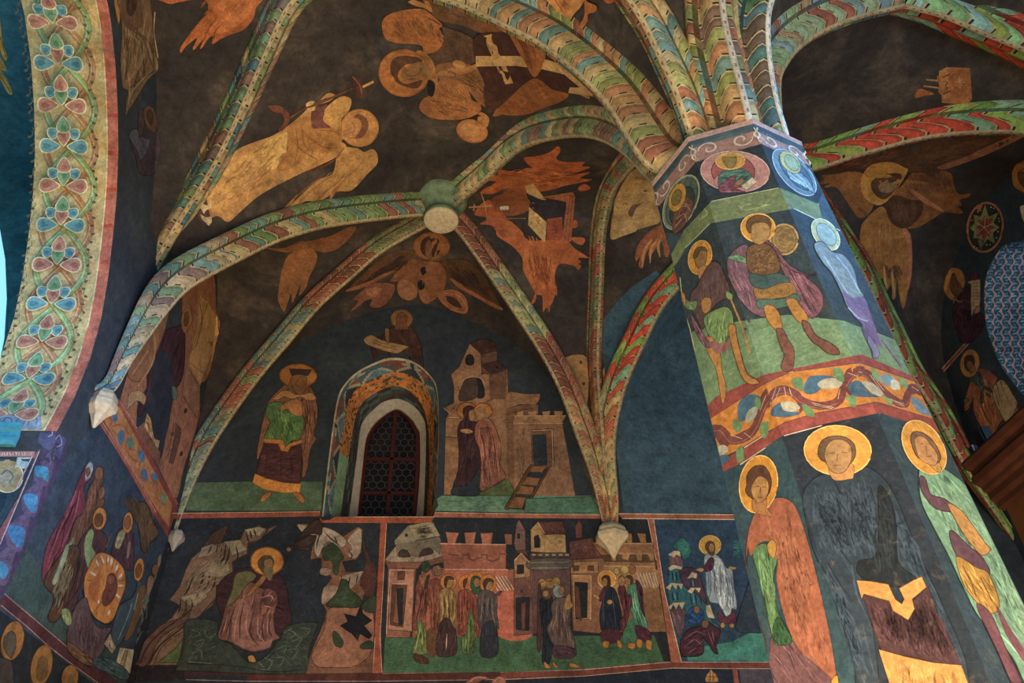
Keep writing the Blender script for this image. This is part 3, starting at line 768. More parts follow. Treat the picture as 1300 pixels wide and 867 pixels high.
SUBOF = {'hair': 'face head', 'face': 'head halo', 'gold_trim': 'skirt robe tunic', 'blue_hem': 'cloak', 'green_sash': 'robe', 'window_opening': 'wall_face masonry', 'merlon': 'wall masonry',
 'doorway': 'wall_face body', 'roof': 'wall_face', 'tiled_roof': 'masonry', 'cupola': 'body', 'clasp': 'cover', 'purple_sleeve': 'robe', 'collar': 'tunic', 'pinnacle_cap': 'rock', 'leaf': 'ribbon', 'ledge': 'rock', 'beast': 'rock', 'shrub': 'rock', 'green_sleeve': 'robe', 'child': 'oval', 'pink_wing_edge': 'wing', 'head_cloth': 'mantle', 'white_dots': 'green_ground', 'star': 'green_ground'}
GROUPS = {('woman_picture', 'wall'): 'women saints painted on the back wall', ('medallion_picture', 'pier'): 'medallions round the pillar top', ('soldier_picture', 'pier'): 'soldier saints on the pillar',
 ('saint_picture', 'pier'): 'tall saints low on the pillar', ('saint_picture', 'wall'): 'single saints painted on the walls', ('mourner_picture', 'wall'): 'mourners in the crowded left wall scene', ('apostle_picture', 'wall'): 'apostles in the crowded left wall scene',
 ('angel_picture', 'web'): 'angels painted on the vault', ('seraph_picture', 'web'): 'seraphs painted on the vault', ('wing_picture', 'web'): 'loose wings painted on the vault', ('tower_picture', 'wall'): 'painted towers', ('wall_picture', 'wall'): 'painted city walls',
 ('rock_picture', 'wall'): 'painted rocks of the lower row', ('disciple_picture', 'wall'): 'disciples behind the navy mantled man', ('elder_picture', 'wall'): 'elders of the waiting crowd'}
PLANNED = []
class Picture:
    def __init__(s, name, surf, label, group, parent=None, mat=None):
        s.name, s.surf, s.label, s.group, s.parent = name, surf, label, group, parent
        s.mat = mat or (MPIER if surf == 'pier' else MP); s.last = '404040'
        s.shapes = []; s.boxes = []; s.part = 'painted_shape'; s.n = 0
    def start(s, name):
        s.n += 1; s.part = (name, s.n)
        if name in FOLD:
            for nm in FOLD[name].split():
                c = [p for p, *_ in reversed(s.shapes) if isinstance(p, tuple) and nm in p[0]]
                if c: s.part = c[0]; return
            if s.shapes: s.part = s.shapes[-1][0]
    def add(s, pts, col, big=True):
        if big: s.last = col
        pt = s.part
        if isinstance(pt, tuple) and pt[0] in SINGLE and big: s.n += 1; pt = s.part = (SINGLE[pt[0]], s.n, pt[0])
        elif isinstance(pt, tuple) and len(pt) == 3 and big: s.n += 1; pt = s.part = (pt[0], s.n, pt[2])
        elif big and isinstance(pt, tuple) and not any(q in pt[0] for q in ('star', 'ornament', 'lettering', 'border', 'frieze', 'ribbon', 'glow', 'net', 'leaf_')):
            x0, x1, y0, y1 = min(p[0] for p in pts), max(p[0] for p in pts), min(p[1] for p in pts), max(p[1] for p in pts)
            bs = [bb for q, bb in s.boxes if q == pt]
            if bs and not any(x0 < b[1] and b[0] < x1 and y0 < b[3] and b[2] < y1 for b in bs): s.n += 1; pt = s.part = (pt[0], s.n)
            s.boxes.append((pt, (x0, x1, y0, y1)))
        s.shapes.append((pt, pts, col, big))
    def stroke(s, pts, w, col, mode='S', same=False):
        P = [V((p[0], p[1])) for p in pts]
        if len(P) < 2: return
        L, Rr = [], []; n = len(P)
        for i, p in enumerate(P):
            d = P[min(i + 1, n - 1)] - P[max(i - 1, 0)]
            if d.length < 1e-6: continue
            d.normalize(); k = 1 if mode == 'S' else (math.sin(math.pi * min(.98, max(.06, i / (n - 1)))) ** .7)
            q = V((-d.y, d.x)) * w / 2 * k; L.append(p + q); Rr.append(p - q)
        s.add([(q.x, q.y) for q in L + Rr[::-1]], col, '' if same else False)
    def outline(s, pts):
        if len(pts) < 6: pts = dens(pts, 6)
        xs = [p[0] for p in pts]; ys = [p[1] for p in pts]
        ext = min(max(xs) - min(xs), max(ys) - min(ys))
        if s.parent is not None or ext < 5: return
        pv = [sh[2] for sh in s.shapes[:-1] if sh[0] == s.part and sh[3] is True]
        if pv and sum(abs(int(pv[-1][i:i + 2], 16) - int(s.last[i:i + 2], 16)) for i in (0, 2, 4)) < 55: return
        key = surfkey(s.surf, pts)
        if key == 'web': return
        w = .42 if ext < 30 else .6; n = len(pts); L = []; Rr = []
        for i in range(n):
            a, b = V(pts[i - 1]), V(pts[(i + 1) % n]); d = b - a
            if d.length < 1e-6: continue
            d.normalize(); q = V((-d.y, d.x)) * w * (.5 + .5 * abs(math.sin(i * 1.3))); p = V(pts[i][:2]); L.append((p + q)[:]); Rr.append((p - q)[:])
        c = s.last; col = ''.join('%02x' % int(int(c[i:i + 2], 16) * .5) for i in (0, 2, 4))
        s.shapes.append((s.part, (L, Rr), col, 'loop'))
        nm_ = s.part[0] if isinstance(s.part, tuple) else s.name
        if any(k in nm_ for k in ('robe', 'mantle', 'cloak', 'tunic', 'skirt', 'woman', 'man_', 'elder', 'mourner', 'painted_shape', 'kneel', 'sash')) and ext > 9 and 'ground' not in nm_:
            rr = random.Random(n * 7 + int(xs[0])); cx, cy = sum(xs) / n, sum(ys) / n
            sxx = sum((x - cx) ** 2 for x in xs); syy = sum((y - cy) ** 2 for y in ys); sxy = sum((x - cx) * (y - cy) for x, y in zip(xs, ys))
            an = .5 * math.atan2(2 * sxy, sxx - syy); A = (max(xs) - min(xs)) * (max(ys) - min(ys)); m = int(min(34, A / 26)); LN_ = max(max(xs) - min(xs), max(ys) - min(ys)) * .32
            tl = [tuple(p[:2]) for p in pts]
            for _ in range(m * 5):
                if m <= 0: break
                x, y = rr.uniform(min(xs), max(xs)), rr.uniform(min(ys), max(ys)); a = an + rr.uniform(-.22, .22); l = LN_ * rr.uniform(.4, 1) / 2
                dx, dy = math.cos(a) * l, math.sin(a) * l
                if not (inpoly(x, y, tl) and inpoly(x + dx, y + dy, tl) and inpoly(x - dx, y - dy, tl)): continue
                m -= 1; f_ = rr.choice((.62, .7, 1.28, 1.4)); cc = ''.join('%02x' % min(255, int(int(c[i:i + 2], 16) * f_)) for i in (0, 2, 4)); bw = rr.uniform(-.15, .15)
                q = cr([(x - dx, y - dy), (x - dy * bw, y + dx * bw), (x + dx, y + dy)], 3)
                s.stroke([(p.x, p.y) for p in q], rr.uniform(.6, 1.3) * (1 + LN_ / 90), cc, 'T', True)
    def finish(s):
        if not s.shapes: print('EMPTY', s.name, s.label); return
        xs = [p[0] for sh in s.shapes if sh[3] != 'loop' for p in sh[1]]; ys = [p[1] for sh in s.shapes if sh[3] != 'loop' for p in sh[1]]
        key = surfkey(s.surf, s.shapes[0][1]); bb = (min(xs), min(ys), max(xs), max(ys))
        off = MAXOFF[key]
        if s.parent is None:
            off += .0003
            for k2, b2, o2 in PLANNED:
                if k2 == key and bb[0] < b2[2] and b2[0] < bb[2] and bb[1] < b2[3] and b2[1] < bb[3]: off = max(off, o2 + .0001)
        D1, D2 = {'web': (.0007, .00012), 'wall': (.0001, .00003), 'pier': (.00004, .000015)}[key]
        parts = {}; order = []
        for pt, pts, col, big in s.shapes:
            if pt not in parts: parts[pt] = ([], [], []); order.append(pt)
            off += D2 if big == 'loop' else D1 if big else (0 if big == '' else D2)
            s.build(parts[pt], pts, col, big, off)
        if s.parent is not None: MAXOFF[key] = max(MAXOFF[key], off)
        else: PLANNED.append((key, bb, off))
        order = [p for p in order if parts[p][1]]
        if not order: print('EMPTY', s.name, s.label); return
        nm = lambda p: p[0] if isinstance(p, tuple) else p
        if s.parent is not None:
            for p in order: mesh_obj(nm(p), *parts[p][:2], s.mat, s.parent, cols=parts[p][2])
            return
        if len(order) == 1:
            p = parts[order[0]]; o = mesh_obj(s.name, p[0], p[1], s.mat, cols=p[2])
        else:
            v0 = parts[order[0]][0]; o = empty(s.name, sum(v0, V((0, 0, 0))) / len(v0))
            made = []
            for p in order:
                par = o
                for k in SUBOF.get(nm(p), '').split():
                    c = [m for m in reversed(made) if k in m[0]]
                    if c: par = c[0][1]; break
                ob_ = mesh_obj(nm(p), *parts[p][:2], s.mat, par, cols=parts[p][2])
                if par is o: made.append((nm(p), ob_))
        tag(o, s.label, 'fresco', s.group or GROUPS.get((s.name, key)))
    def build(s, P, pts, col, big, off):
        if big == 'loop':
            b = len(P[0]); n = len(pts[0]); okk = []
            for pr_ in zip(*pts):
                for q in pr_:
                    h = hit(s.surf, q[0], q[1]); okk.append(h is not None)
                    if h is None: P[0].append(EYE.copy()); continue
                    dd = (h[0] - EYE).normalized(); P[0].append(h[0] - dd * (off / max(.25, abs(dd @ h[1]))))
            for i in range(n):
                j = (i + 1) % n; ids = (2 * i, 2 * i + 1, 2 * j + 1, 2 * j)
                if all(okk[k] for k in ids) and (P[0][b + 2 * i] - P[0][b + 2 * j]).length < .4: P[1].append(tuple(b + k for k in ids)); P[2].append(hexc(col))
            return
        xs = [p[0] for p in pts]; ys = [p[1] for p in pts]; ext = max(max(xs) - min(xs), max(ys) - min(ys))
        if big and ext > 14: pts = dens(pts, 8)
        try: vs, fs = tess(pts, (9 if ext > 14 else 0) if big else 0, (), EDG[s.surf] if big and ext > 5 else ())
        except Exception: return
        ok = []; pos = []
        for q in vs:
            h = hit(s.surf, q.x, q.y)
            if h is None: ok.append(False); pos.append(EYE.copy()); continue
            dd = (h[0] - EYE).normalized(); ok.append(True); pos.append(h[0] - dd * (off / max(.25, abs(dd @ h[1]))))
        used = {}; c = hexc(col)
        for f_ in fs:
            if not all(ok[i] for i in f_): continue
            if max((pos[f_[0]] - pos[f_[1]]).length, (pos[f_[1]] - pos[f_[2]]).length, (pos[f_[2]] - pos[f_[0]]).length) > 1.1 and ext < 200: continue
            t = []
            for i in f_:
                if i not in used: used[i] = len(P[0]); P[0].append(pos[i])
                t.append(used[i])
            P[1].append(tuple(t)); P[2].append(c)
def nums(toks): return [tuple(float(a) for a in t.split(',')) for t in toks if t != '/']
PARENTS = {}; MAXOFF = {'pier': .001, 'wall': .001, 'web': .002}
def paint(text):
    pic = None; X0 = Y0 = 0.0; SC = 1.0; rnd = random.Random(3)
    T = lambda p: (X0 + p[0] * SC, Y0 + p[1] * SC)
    for ln in text.strip().split('\n'):
        ln = ln.strip()
        if not ln or ln[0] == '#': continue
        if ln[0] in '@%':
            if pic: pic.finish()
            a = [q.strip() for q in ln[1:].split('|')]
            if ln[0] == '@': pic = Picture(a[0], a[1], a[2], a[3] if len(a) > 3 else None)
            else: pic = Picture(a[0], a[1], None, None, PARENTS[a[0]])
            continue
        if ln[0] == '-': pic.start(ln[1:].strip()); continue
        t = ln.split(); c = t[0]
        if c == 'Z':
            X0, Y0 = float(t[1]), float(t[2]); SC = float(t[3]) if len(t) > 3 else 330 / 1300; continue
        if c == 'O': pic.off = float(t[1]); continue
        col = t[1]
        if c in 'Pp':
            pts = [T(p) for p in nums(t[2:])]
            if c == 'P': pts = [(q.x, q.y) for q in cr(pts, 5, True)]
            pic.add(pts, col); pic.outline(pts)
        elif c in 'STs':
            w = float(t[2]) * SC
            for seg_ in ' '.join(t[3:]).split('/'):
                pts = [T(p) for p in nums(seg_.split())]
                if c != 's': pts = [(q.x, q.y) for q in cr(pts, 4)]
                if len(pts) == 2: a_, b_ = V(pts[0]), V(pts[1]); pts = [a_.lerp(b_, i / 6) for i in range(7)]
                pic.stroke(pts, w, col, 'S' if c != 'T' else 'T')
        elif c in 'ER':
            cx, cy = T(nums([t[2]])[0]); rx, ry = float(t[3]) * SC, float(t[4]) * SC
            k = 5; w = 0
            if c == 'R': w = float(t[5]) * SC; k = 6
            an = math.radians(float(t[k])) if len(t) > k else 0
            m = 26 if max(rx, ry) > 4 else 12
            pts = [(cx + rx * math.cos(a) * math.cos(an) - ry * math.sin(a) * math.sin(an), cy + rx * math.cos(a) * math.sin(an) + ry * math.sin(a) * math.cos(an)) for a in [2 * math.pi * i / m for i in range(m)]]
            if c == 'E': pic.add(pts, col); pic.outline(pts)
            else: pic.stroke(pts + [pts[0], pts[1]], w, col)
        elif c == 'H':   # scattered brush strokes: H colour width count angle length polygon...
            bc_ = pic.last; col = ''.join('%02x' % int(int(col[i:i + 2], 16) * .5 + int(bc_[i:i + 2], 16) * .5) for i in (0, 2, 4))
            w, n, an, L = float(t[2]) * SC, int(t[3]), float(t[4]), float(t[5]) * SC
            pts = [T(p) for p in nums(t[6:])]; x0 = min(p[0] for p in pts); x1 = max(p[0] for p in pts); y0 = min(p[1] for p in pts); y1 = max(p[1] for p in pts); k = 0
            for _ in range(n * 8):
                if k >= n: break
                x, y = rnd.uniform(x0, x1), rnd.uniform(y0, y1)
                if not inpoly(x, y, pts): continue
                a = math.radians(an + rnd.uniform(-14, 14)); l = L * rnd.uniform(.5, 1.1) / 2; dx, dy = math.cos(a) * l, math.sin(a) * l; b_ = rnd.uniform(-.25, .25) * l
                if not (inpoly(x + dx, y + dy, pts) and inpoly(x - dx, y - dy, pts)): continue
                k += 1; q = cr([(x - dx, y - dy), (x + dy * b_ / max(l, 1e-3), y - dx * b_ / max(l, 1e-3)), (x + dx, y + dy)], 3)
                pic.stroke([(p.x, p.y) for p in q], w, col, 'T', k > 1)
    if pic: pic.finish()
PARENTS.update(wall_back=wall_back, wall_left=wall_left, wall_right=wall_right, pillar=pillar, ceiling=ceiling, trim=soffit, niche=niche)
paint('''
# ---------- tile A : left top
@ angel_picture | bg | orange feather tips painted on the teal chancel vault past the patterned arch
Z 0 0
P c99a45 -30,90 2,100 12,200 38,290 20,300 -10,230 -30,200
P c4963f -20,270 4,290 34,350 10,352 -20,330
P c99a45 -20,330 10,360 40,410 62,468 40,466 2,400 -20,380
S 8f6a30 5 -20,120 5,200 30,285 / -20,350 20,410 55,462
@ robe_picture | bg | grey brown folded robe hem painted on the narrow strip beside the patterned arch
Z 0 0
- robe
P 7d6040 590,-20 735,-20 760,60 765,140 775,250 790,345 740,400 690,480 640,560 628,585 630,500 640,455 612,430 602,300 610,160 600,60
P 6b4f38 610,-10 700,-10 715,110 690,150 640,145 612,100
P b07a3c 580,-10 600,60 598,110 590,110 572,20
P 4a3326 640,-15 675,-15 680,40 655,80 635,50
- folds
S 8f7350 9 640,160 690,210 700,300 640,420 / 700,140 720,240 700,330 650,400
S 574130 6 660,150 720,200 750,300 770,345 / 640,180 640,300 630,400 / 690,160 745,210 765,270 / 650,440 700,400 780,350 / 640,470 635,540
T 9a8260 8 760,350 700,410 650,480 632,570 / 615,200 625,300 618,400 / 735,150 742,220 760,300
S a98a60 5 775,60 770,160 790,290
@ seraph_picture | bg | small dark faded winged figure low on the strip beside the patterned arch
Z 0 0
P 3f3238 650,680 700,640 760,620 795,680 800,760 770,867 700,867 680,790
P 55505a 645,680 680,645 720,690 750,700 730,770 700,800 690,760
P 4d3c38 700,550 722,560 720,640 700,690 690,620
P 6a4a30 722,550 740,530 765,545 782,600 775,660 745,640 724,600
P 4a3528 735,560 752,550 765,580 758,625 740,600
P 5b5660 705,740 730,735 735,765 715,775
@ wing_picture | bg | orange feathered wing painted beside the long straight rib near the top edge
Z 0 0
- wing
P a85a24 790,-30 1285,-30 1280,40 1262,100 1215,150 1150,175 1105,195 1072,218 1058,215 1075,180 1045,190 1010,240 1002,236 1030,180 975,245 965,240 985,190 930,232 905,265 902,240 935,190 985,130 1030,75 1040,20 1000,-5 900,10 840,18
P b8672c 1050,-20 1270,-20 1250,60 1200,120 1130,160 1060,170 1050,140 1090,80
- feathering
H 7f3f18 5 26 140 60 1000,-20 1260,-20 1240,80 1120,160 950,210
H c47a38 4 22 130 70 1050,-20 1270,-20 1240,90 1100,165
T 8a4518 7 1040,60 1000,110 940,180 / 1080,90 1040,150 1010,220 / 1120,110 1080,150 1060,205
# ---------- robed angel
@ angel_picture | bg | haloed angel in a long cream robe stretched between the left ribs
Z 320 0
- robe
P b58348 -260,1010 -245,930 -170,860 -90,760 0,715 100,680 180,630 240,580 275,545 290,520 310,505 340,550 400,620 450,650 440,700 470,730 430,780 330,830 240,870 100,940 20,990 -60,1060 -120,1110 -170,1080 -230,1090
P c2924f -230,960 -150,870 -60,790 30,740 110,740 60,830 -50,920 -120,1010 -200,1040
P c9a055 60,720 200,650 250,640 250,740 150,830 60,840
P a8743a 180,640 280,580 320,660 290,760 200,840 120,850 180,740
- purple_sash
P 5a3a35 -270,1080 -240,970 -235,960 -215,1060 -205,1100 -250,1110
P 6a4038 300,540 345,535 375,525 355,600 395,640 305,645
- arm
P a47238 280,650 450,650 440,720 400,760 310,760 260,720
P b58040 360,480 385,465 415,475 390,505 330,520
P c9a262 270,520 305,505 315,545 285,555
P 6b4238 310,515 370,490 400,490 320,525
- wing
P bb8c4a 430,490 480,485 498,510 480,560 450,590 440,640 410,640 360,560
P b08246 430,740 520,740 560,760 600,745 626,770 625,820 580,867 500,950 420,960 330,1010 260,1010 180,1100 150,1080 240,980 330,900 400,870 420,800
T a06a34 16 300,1010 250,1060 205,1100 190,1070 / 230,970 170,1040 120,1080 / 380,950 320,1010 285,1060 / 470,900 410,960 385,1010
- feathering
T 8a5c2c 5 480,850 420,920 330,980 / 540,830 460,900 380,980 / 400,880 300,950 220,1030 / 360,870 260,950 150,1050
H 8a5c30 4 18 140 90 430,760 600,780 520,880 300,980 260,960
- halo
E bd8444 538,640 96 96
R 9c6a34 538,640 92 94 4
- head
P 7a4c34 500,600 530,570 570,590 582,630 560,680 520,695 500,680
P b07c48 475,610 505,590 540,600 545,640 520,680 480,700 450,690 460,650
S 8a5a38 4 500,610 515,640 500,670 / 480,690 520,690
- robe_folds
T 8a5a30 7 250,650 300,700 370,740 440,740 / 200,700 260,760 330,800 / 330,650 420,660 445,700 / 180,690 170,780 120,850 / 220,650 230,740 210,820 / 250,640 260,720 300,760
H 96683a 5 40 140 80 -100,800 200,660 300,760 240,860 -100,1030 -200,1060
H d0a866 5 30 150 90 -200,900 60,740 160,760 -60,960 -200,1040
H 7a4c2c 5 20 120 60 250,650 440,660 440,740 330,810 250,760
S 6a4028 4 410,800 330,840 250,867 / 460,740 400,810 300,860
- feet
p d0b878 -265,650 -265,650 -240,645
@ scroll_picture | bg | rusty red curl and dark staff beside the robed angel
Z 320 0
P 6a3c2a 80,530 140,530 185,570 180,620 150,655 130,650 160,610 150,570 110,560
S 6a4030 10 190,590 260,545 330,520 440,470 510,440
E 4a2c28 530,440 26 58 -10
S c08a4a 12 552,436 608,408
T 7a4a30 8 500,380 540,430 550,490
@ slipper_picture | bg | two pale pointed slippers at the hem of the robed angel
Z 0 215
p c2ab80 970,155 1035,180 1055,165 1058,190 1030,205 1020,222 1000,190
p bda67c 1002,225 1030,240 1058,235 1060,262 1045,283 1010,250
# ---------- cross bearing angel group
@ angel_picture | bg | big brown angel with a looping orange halo and wings high on the vault
Z 320 0
- wing
P a4602a 650,110 690,70 760,50 850,45 900,75 950,125 935,145 965,190 955,240 900,265 860,265 850,230 800,220 720,215 665,190
P 9c6030 910,420 960,395 1020,400 1080,450 1100,500 1140,520 1140,560 1080,590 1000,600 900,590 840,550 850,500 910,460
P a46c34 830,250 900,300 930,400 915,440 890,400 850,380 800,330
P 8a5a34 920,330 1000,310 1110,330 1180,390 1215,460 1200,540 1140,520 1080,450 1020,400 940,400
P 5a4030 860,80 950,130 1040,160 1110,200 1125,260 1100,320 1000,310 930,320 890,280 940,240 960,190 940,120
P 6a482c 870,-20 1180,-20 1290,60 1290,190 1180,180 1060,130 960,110 900,70
- feathering
H 3a2a22 4 60 60 60 900,130 1100,200 1110,320 960,310 940,230
H 5a3c28 4 40 40 60 960,340 1180,400 1200,520 1080,440
H 3f2c22 4 60 20 90 880,10 1180,30 1280,150 1060,120
H b8743a 5 30 60 60 680,80 900,80 930,200 720,200
H 7f4a22 4 30 60 60 680,80 900,80 930,200 720,200
H 7f4a22 4 24 20 60 880,480 1080,480 1120,570 900,580
- halo
E ab682e 760,365 128 120 10
R 8f5424 760,365 124 116 5 10
P 241f1d 880,400 915,420 905,480 880,470
- hair
P 5a3a24 690,330 720,285 790,280 850,300 830,330 780,320 740,350 730,390 770,420 850,400 830,440 770,435 710,400
- face
P 8f6234 745,370 780,330 850,310 900,360 900,400 850,390 800,410 760,405
S 6a4424 5 760,360 790,380 830,370 850,340 / 780,400 810,395
- arm
P a8703c 920,370 990,340 1060,340 1120,320 1120,345 1060,370 980,380
E b88048 1035,322 34 20 15
P a06c38 780,10 815,0 870,25 895,60 860,40 820,30
P b07838 860,-20 890,20 900,60 870,30
- robe
H 6a4a30 5 30 30 70 930,330 1180,390 1200,500 1000,380
H a87a44 5 24 50 50 930,420 1060,430 1100,520 950,540
@ wing_picture | bg | crossed brown and orange wings painted between the cross and the widest rib
Z 640 0
- wing
P 9a5a28 -20,150 90,170 195,250 190,330 150,385 100,350 20,240
P 8f5224 145,395 200,430 320,470 280,510 200,540 100,575 -20,570 -60,520 50,440
P 7a4824 -150,60 -20,130 60,230 20,230 -100,150
P 4f3524 -100,430 0,400 90,430 0,520 -80,560
P a86c34 330,440 390,430 430,490 400,485
P 8a5a30 395,420 440,450 450,485 420,470
- feathering
H 5a3218 4 50 60 70 20,180 170,260 150,360 60,300
H 5a3218 4 60 -30 90 150,420 280,470 180,540 0,560
H b87434 4 30 -20 70 150,420 280,470 180,540 0,560
H 2f2018 4 30 -20 80 -90,450 60,430 0,520
@ cross_picture | bg | pale wooden cross painted on plum ground at the angel's side
Z 482 0 0.3908
- plum_ground
P 44281f 312,118 420,108 540,170 640,228 650,285 560,305 500,262 430,310 350,330 340,270 310,200
- cross
p b98a50 335,118 364,110 434,270 405,274
p c29558 312,182 440,182 535,192 650,225 705,290 690,312 612,302 618,284 650,284 600,242 525,224 440,214 312,216
- orange_feather
P 9a5a28 390,50 470,105 535,158 528,215 502,250 470,200 430,130
P 8f5224 500,255 560,290 615,308 560,335 480,348 368,378 420,320
H 5a3218 3 40 60 60 400,60 530,160 500,240 440,130
H b87434 3 30 -20 60 500,262 600,308 480,345 390,370
@ mitre_picture | bg | small round orange head shape at the lower edge of the angel group
Z 320 0
E b0723a 1100,655 80 58 15
E bd8348 1090,650 50 34 15
P a8703a 1140,560 1185,590 1170,640 1130,610
S 3a2418 8 1110,590 1145,575
R 9a5c2c 1100,655 76 54 4 15
@ wing_picture | bg | yellow orange lower wings painted above the widest rib near the top edge
Z 640 0
- wing
P b5783a 205,-30 400,-30 385,30 350,70 320,110 290,100 255,50
P a8602a 390,-20 420,10 460,30 455,60 420,70 415,110 385,150 370,140 400,80 400,20
P b05a24 490,-20 560,-20 545,12 510,15
- feathering
H 8a5424 4 16 60 60 230,-10 380,-10 310,90
# ---------- evangelist seraph with open book
@ seraph_picture | bg | fiery orange six winged creature holding an open book between the right hand ribs
Z 640 0
- upper_wings
P a55324 100,790 170,780 230,760 270,730 280,760 260,790 300,810 400,810 390,830 430,835 400,850 330,870 200,880 130,830
P a85828 -20,850 60,860 120,840 200,860 300,880 430,860 380,890 440,900 300,930 230,950 150,960 60,940 0,945 -60,970 -120,960 -40,910 -110,900 -40,880
- lower_wings
P b05c26 0,1100 60,1130 120,1200 200,1200 300,1190 350,1240 410,1280 420,1290 370,1290 385,1310 370,1320 385,1330 370,1350 350,1330 280,1320 255,1370 255,1470 230,1530 200,1535 190,1480 160,1470 130,1420 95,1350 90,1290 40,1230 -40,1170
P b8662c 100,1270 180,1250 250,1280 260,1320 240,1400 190,1450 130,1400 100,1340
P a05024 -80,1000 0,1070 40,1150 0,1190 -60,1130 -120,1120 -80,1090 -150,1070
- feathering
H d07f3c 5 50 70 60 20,1150 340,1230 230,1350 120,1330 60,1220
H 6f3214 5 60 80 70 100,1260 360,1290 240,1340 220,1450 150,1420
T a85424 14 160,1460 150,1500 130,1530 / 195,1460 200,1530 195,1560 / 225,1460 222,1520 225,1560 / 250,1400 258,1450 262,1480
H 6f3214 4 60 5 90 0,850 400,860 280,940 60,930
H c87a3c 4 40 0 80 0,850 400,860 280,940 60,930
- head
P 8a4a22 0,960 60,940 120,960 140,1010 110,1060 20,1080 -20,1040
R b59a70 5,1045 18 20 9
E 2a1c18 5,1045 8 9
S 8a6a40 5 -90,1095 0,1093 110,1092
- book
p b59058 95,895 130,900 210,1000 180,1005 115,965
p c29a5c 125,1035 212,1110 205,1215 120,1125
p 302a30 110,965 190,1000 318,1005 315,1080 270,1100 200,1100 130,1040
S c08a48 9 145,1010 155,1060 205,1070 / 185,1065 210,1060
p 94482c 215,1095 290,1085 295,1200 210,1200
p 9c5a34 190,985 345,960 355,985 335,1210 290,1200 312,1010
s 6a3a26 3 330,975 305,1205 / 345,975 320,1205 / 200,990 330,985
S 5a2a1c 3 240,1115 262,1118 255,1135 240,1128 / 235,1150 262,1150 255,1170 240,1165 / 240,1180 265,1185
s 5a4430 3 160,1100 175,1120 / 165,1085 180,1108
P a85428 370,940 400,920 430,935 420,950 380,955
P a85428 340,1110 360,1100 370,1130 345,1140
P b5602c 335,1190 370,1185 405,1195 390,1225 350,1210
@ staff_picture | bg | thin cross shaped staff painted beside the keystone disc
Z 320 215
S a87a48 7 1085,190 1200,182
S a87a48 6 1145,115 1165,180 1178,268 / 1112,172 1108,208
@ seraph_picture | bg | orange winged body painted behind the cross staff near the keystone
Z 320 215
P 9c5526 1195,35 1300,30 1420,60 1300,95 1210,100 1260,70
P 7f4522 1200,150 1260,120 1320,110 1380,160 1330,210 1220,210
P a85c2a 1230,240 1300,265 1360,330 1300,345 1240,310 1210,300 1250,280
E cdbf9a 1262,190 22 22
E 4a3a30 1262,190 9 9
R 8a5a38 1262,190 15 15 4
# ---------- pale page animal left of pillar
@ page_picture | bg | cream fan shaped page with small square marks tucked against the pillar
Z 640 215
- page
P b08a50 555,150 600,60 640,10 700,0 740,30 760,90 775,180 778,260 740,280 640,310 540,352 535,280 548,200
p c29c60 545,265 640,240 680,230 660,310 540,352
P 9a7a4c 640,10 700,-10 740,30 720,60 680,50 660,60
- marks
R 5a4430 606,175 9 9 4
R 7a5c3c 568,312 8 8 2
E 2a1c16 708,103 11 9
P 6a4a3a 620,220 640,180 680,170 700,160 665,190 640,235
T a07c48 8 640,70 600,120 560,150 / 700,130 670,160 630,180
@ wing_picture | bg | curved orange wing with finger like feathers hanging beside the pillar edge
Z 640 215
P 9a5a34 780,280 810,290 810,350 830,400 815,440 800,420 795,380 780,360 735,430 720,420 740,380 710,420 700,470 690,495 672,480 680,440 660,460 655,430 670,380 710,325
T c0844a 14 790,330 770,380 780,440 / 770,345 735,400 730,470 / 740,350 700,410 690,490
S 8a4a3a 6 775,290 700,340 660,420
# ---------- F tile : vault below
@ wing_picture | bg | pair of soft brown wings hanging above the lowest left rib
Z 320 215
- wing
P 7a4c2c 60,390 150,395 230,370 330,350 400,330 480,290 520,290 490,340 430,395 370,415 330,410 280,400 200,415 130,410
P 8c5a32 205,415 290,395 325,430 315,480 285,540 270,590 235,630 245,570 215,640 200,668 195,620 165,705 150,700 130,650 135,590 150,500 175,440
- feathering
H 5a3820 4 30 100 80 190,430 310,430 270,560 160,660 140,620
H a06c40 4 20 105 70 200,430 300,430 230,560 160,620
H 5a3820 4 26 -12 80 100,395 460,320 360,400 180,410
@ seraph_picture | bg | dim brown seraph with outspread wings below the keystone disc
Z 320 215
- wing
P 573a22 480,600 560,520 650,440 760,400 830,430 800,480 720,520 600,560 500,605
P 52361f 930,470 1000,450 1080,460 1150,520 1200,600 1240,690 1180,680 1100,620 1000,560 950,560
P 8a5434 475,600 560,570 640,530 725,490 720,505 640,550 560,590 480,610
P 8a5434 990,545 1060,580 1150,640 1250,692 1230,700 1120,640 1030,590
- body
P 7a4a2a 690,560 740,500 800,450 880,460 940,470 970,530 960,600 900,660 860,670 820,600 760,560
P 93603c 735,560 780,555 820,590 825,630 790,655 745,640 725,600
P 8f5c38 850,580 900,640 920,640 880,665 850,660 835,620
- wheels
E 1c1818 858,508 17 22
E 1c1818 845,578 19 26
P 7f4c34 505,650 540,615 600,570 690,570 715,590 690,650 640,690 590,685 600,650 560,660 540,680 490,712 530,660
P 9a6444 560,610 610,590 650,600 610,640
P 8a5438 930,620 1000,600 1060,630 1080,680 1070,722 1010,710 950,670
P 402a22 960,640 1010,640 1050,690 1010,685
S a06a44 5 960,620 1030,630 1070,680 1060,715 990,700
- feathering
H 36241a 4 80 -35 90 500,590 760,420 800,470 600,550
H 36241a 4 80 45 90 940,480 1100,490 1210,660 1000,560
H a06a3c 4 20 80 60 740,520 930,500 900,640
- halo
E 8a5628 897,385 92 72
E 3a2820 893,388 52 55
R 6a4222 897,385 88 68 5
- face
P 744a2c 870,370 890,355 910,375 905,420 900,460 875,440 865,400
@ scroll_saint_picture | bg | small haloed bust unrolling a pale scroll above the lancet window
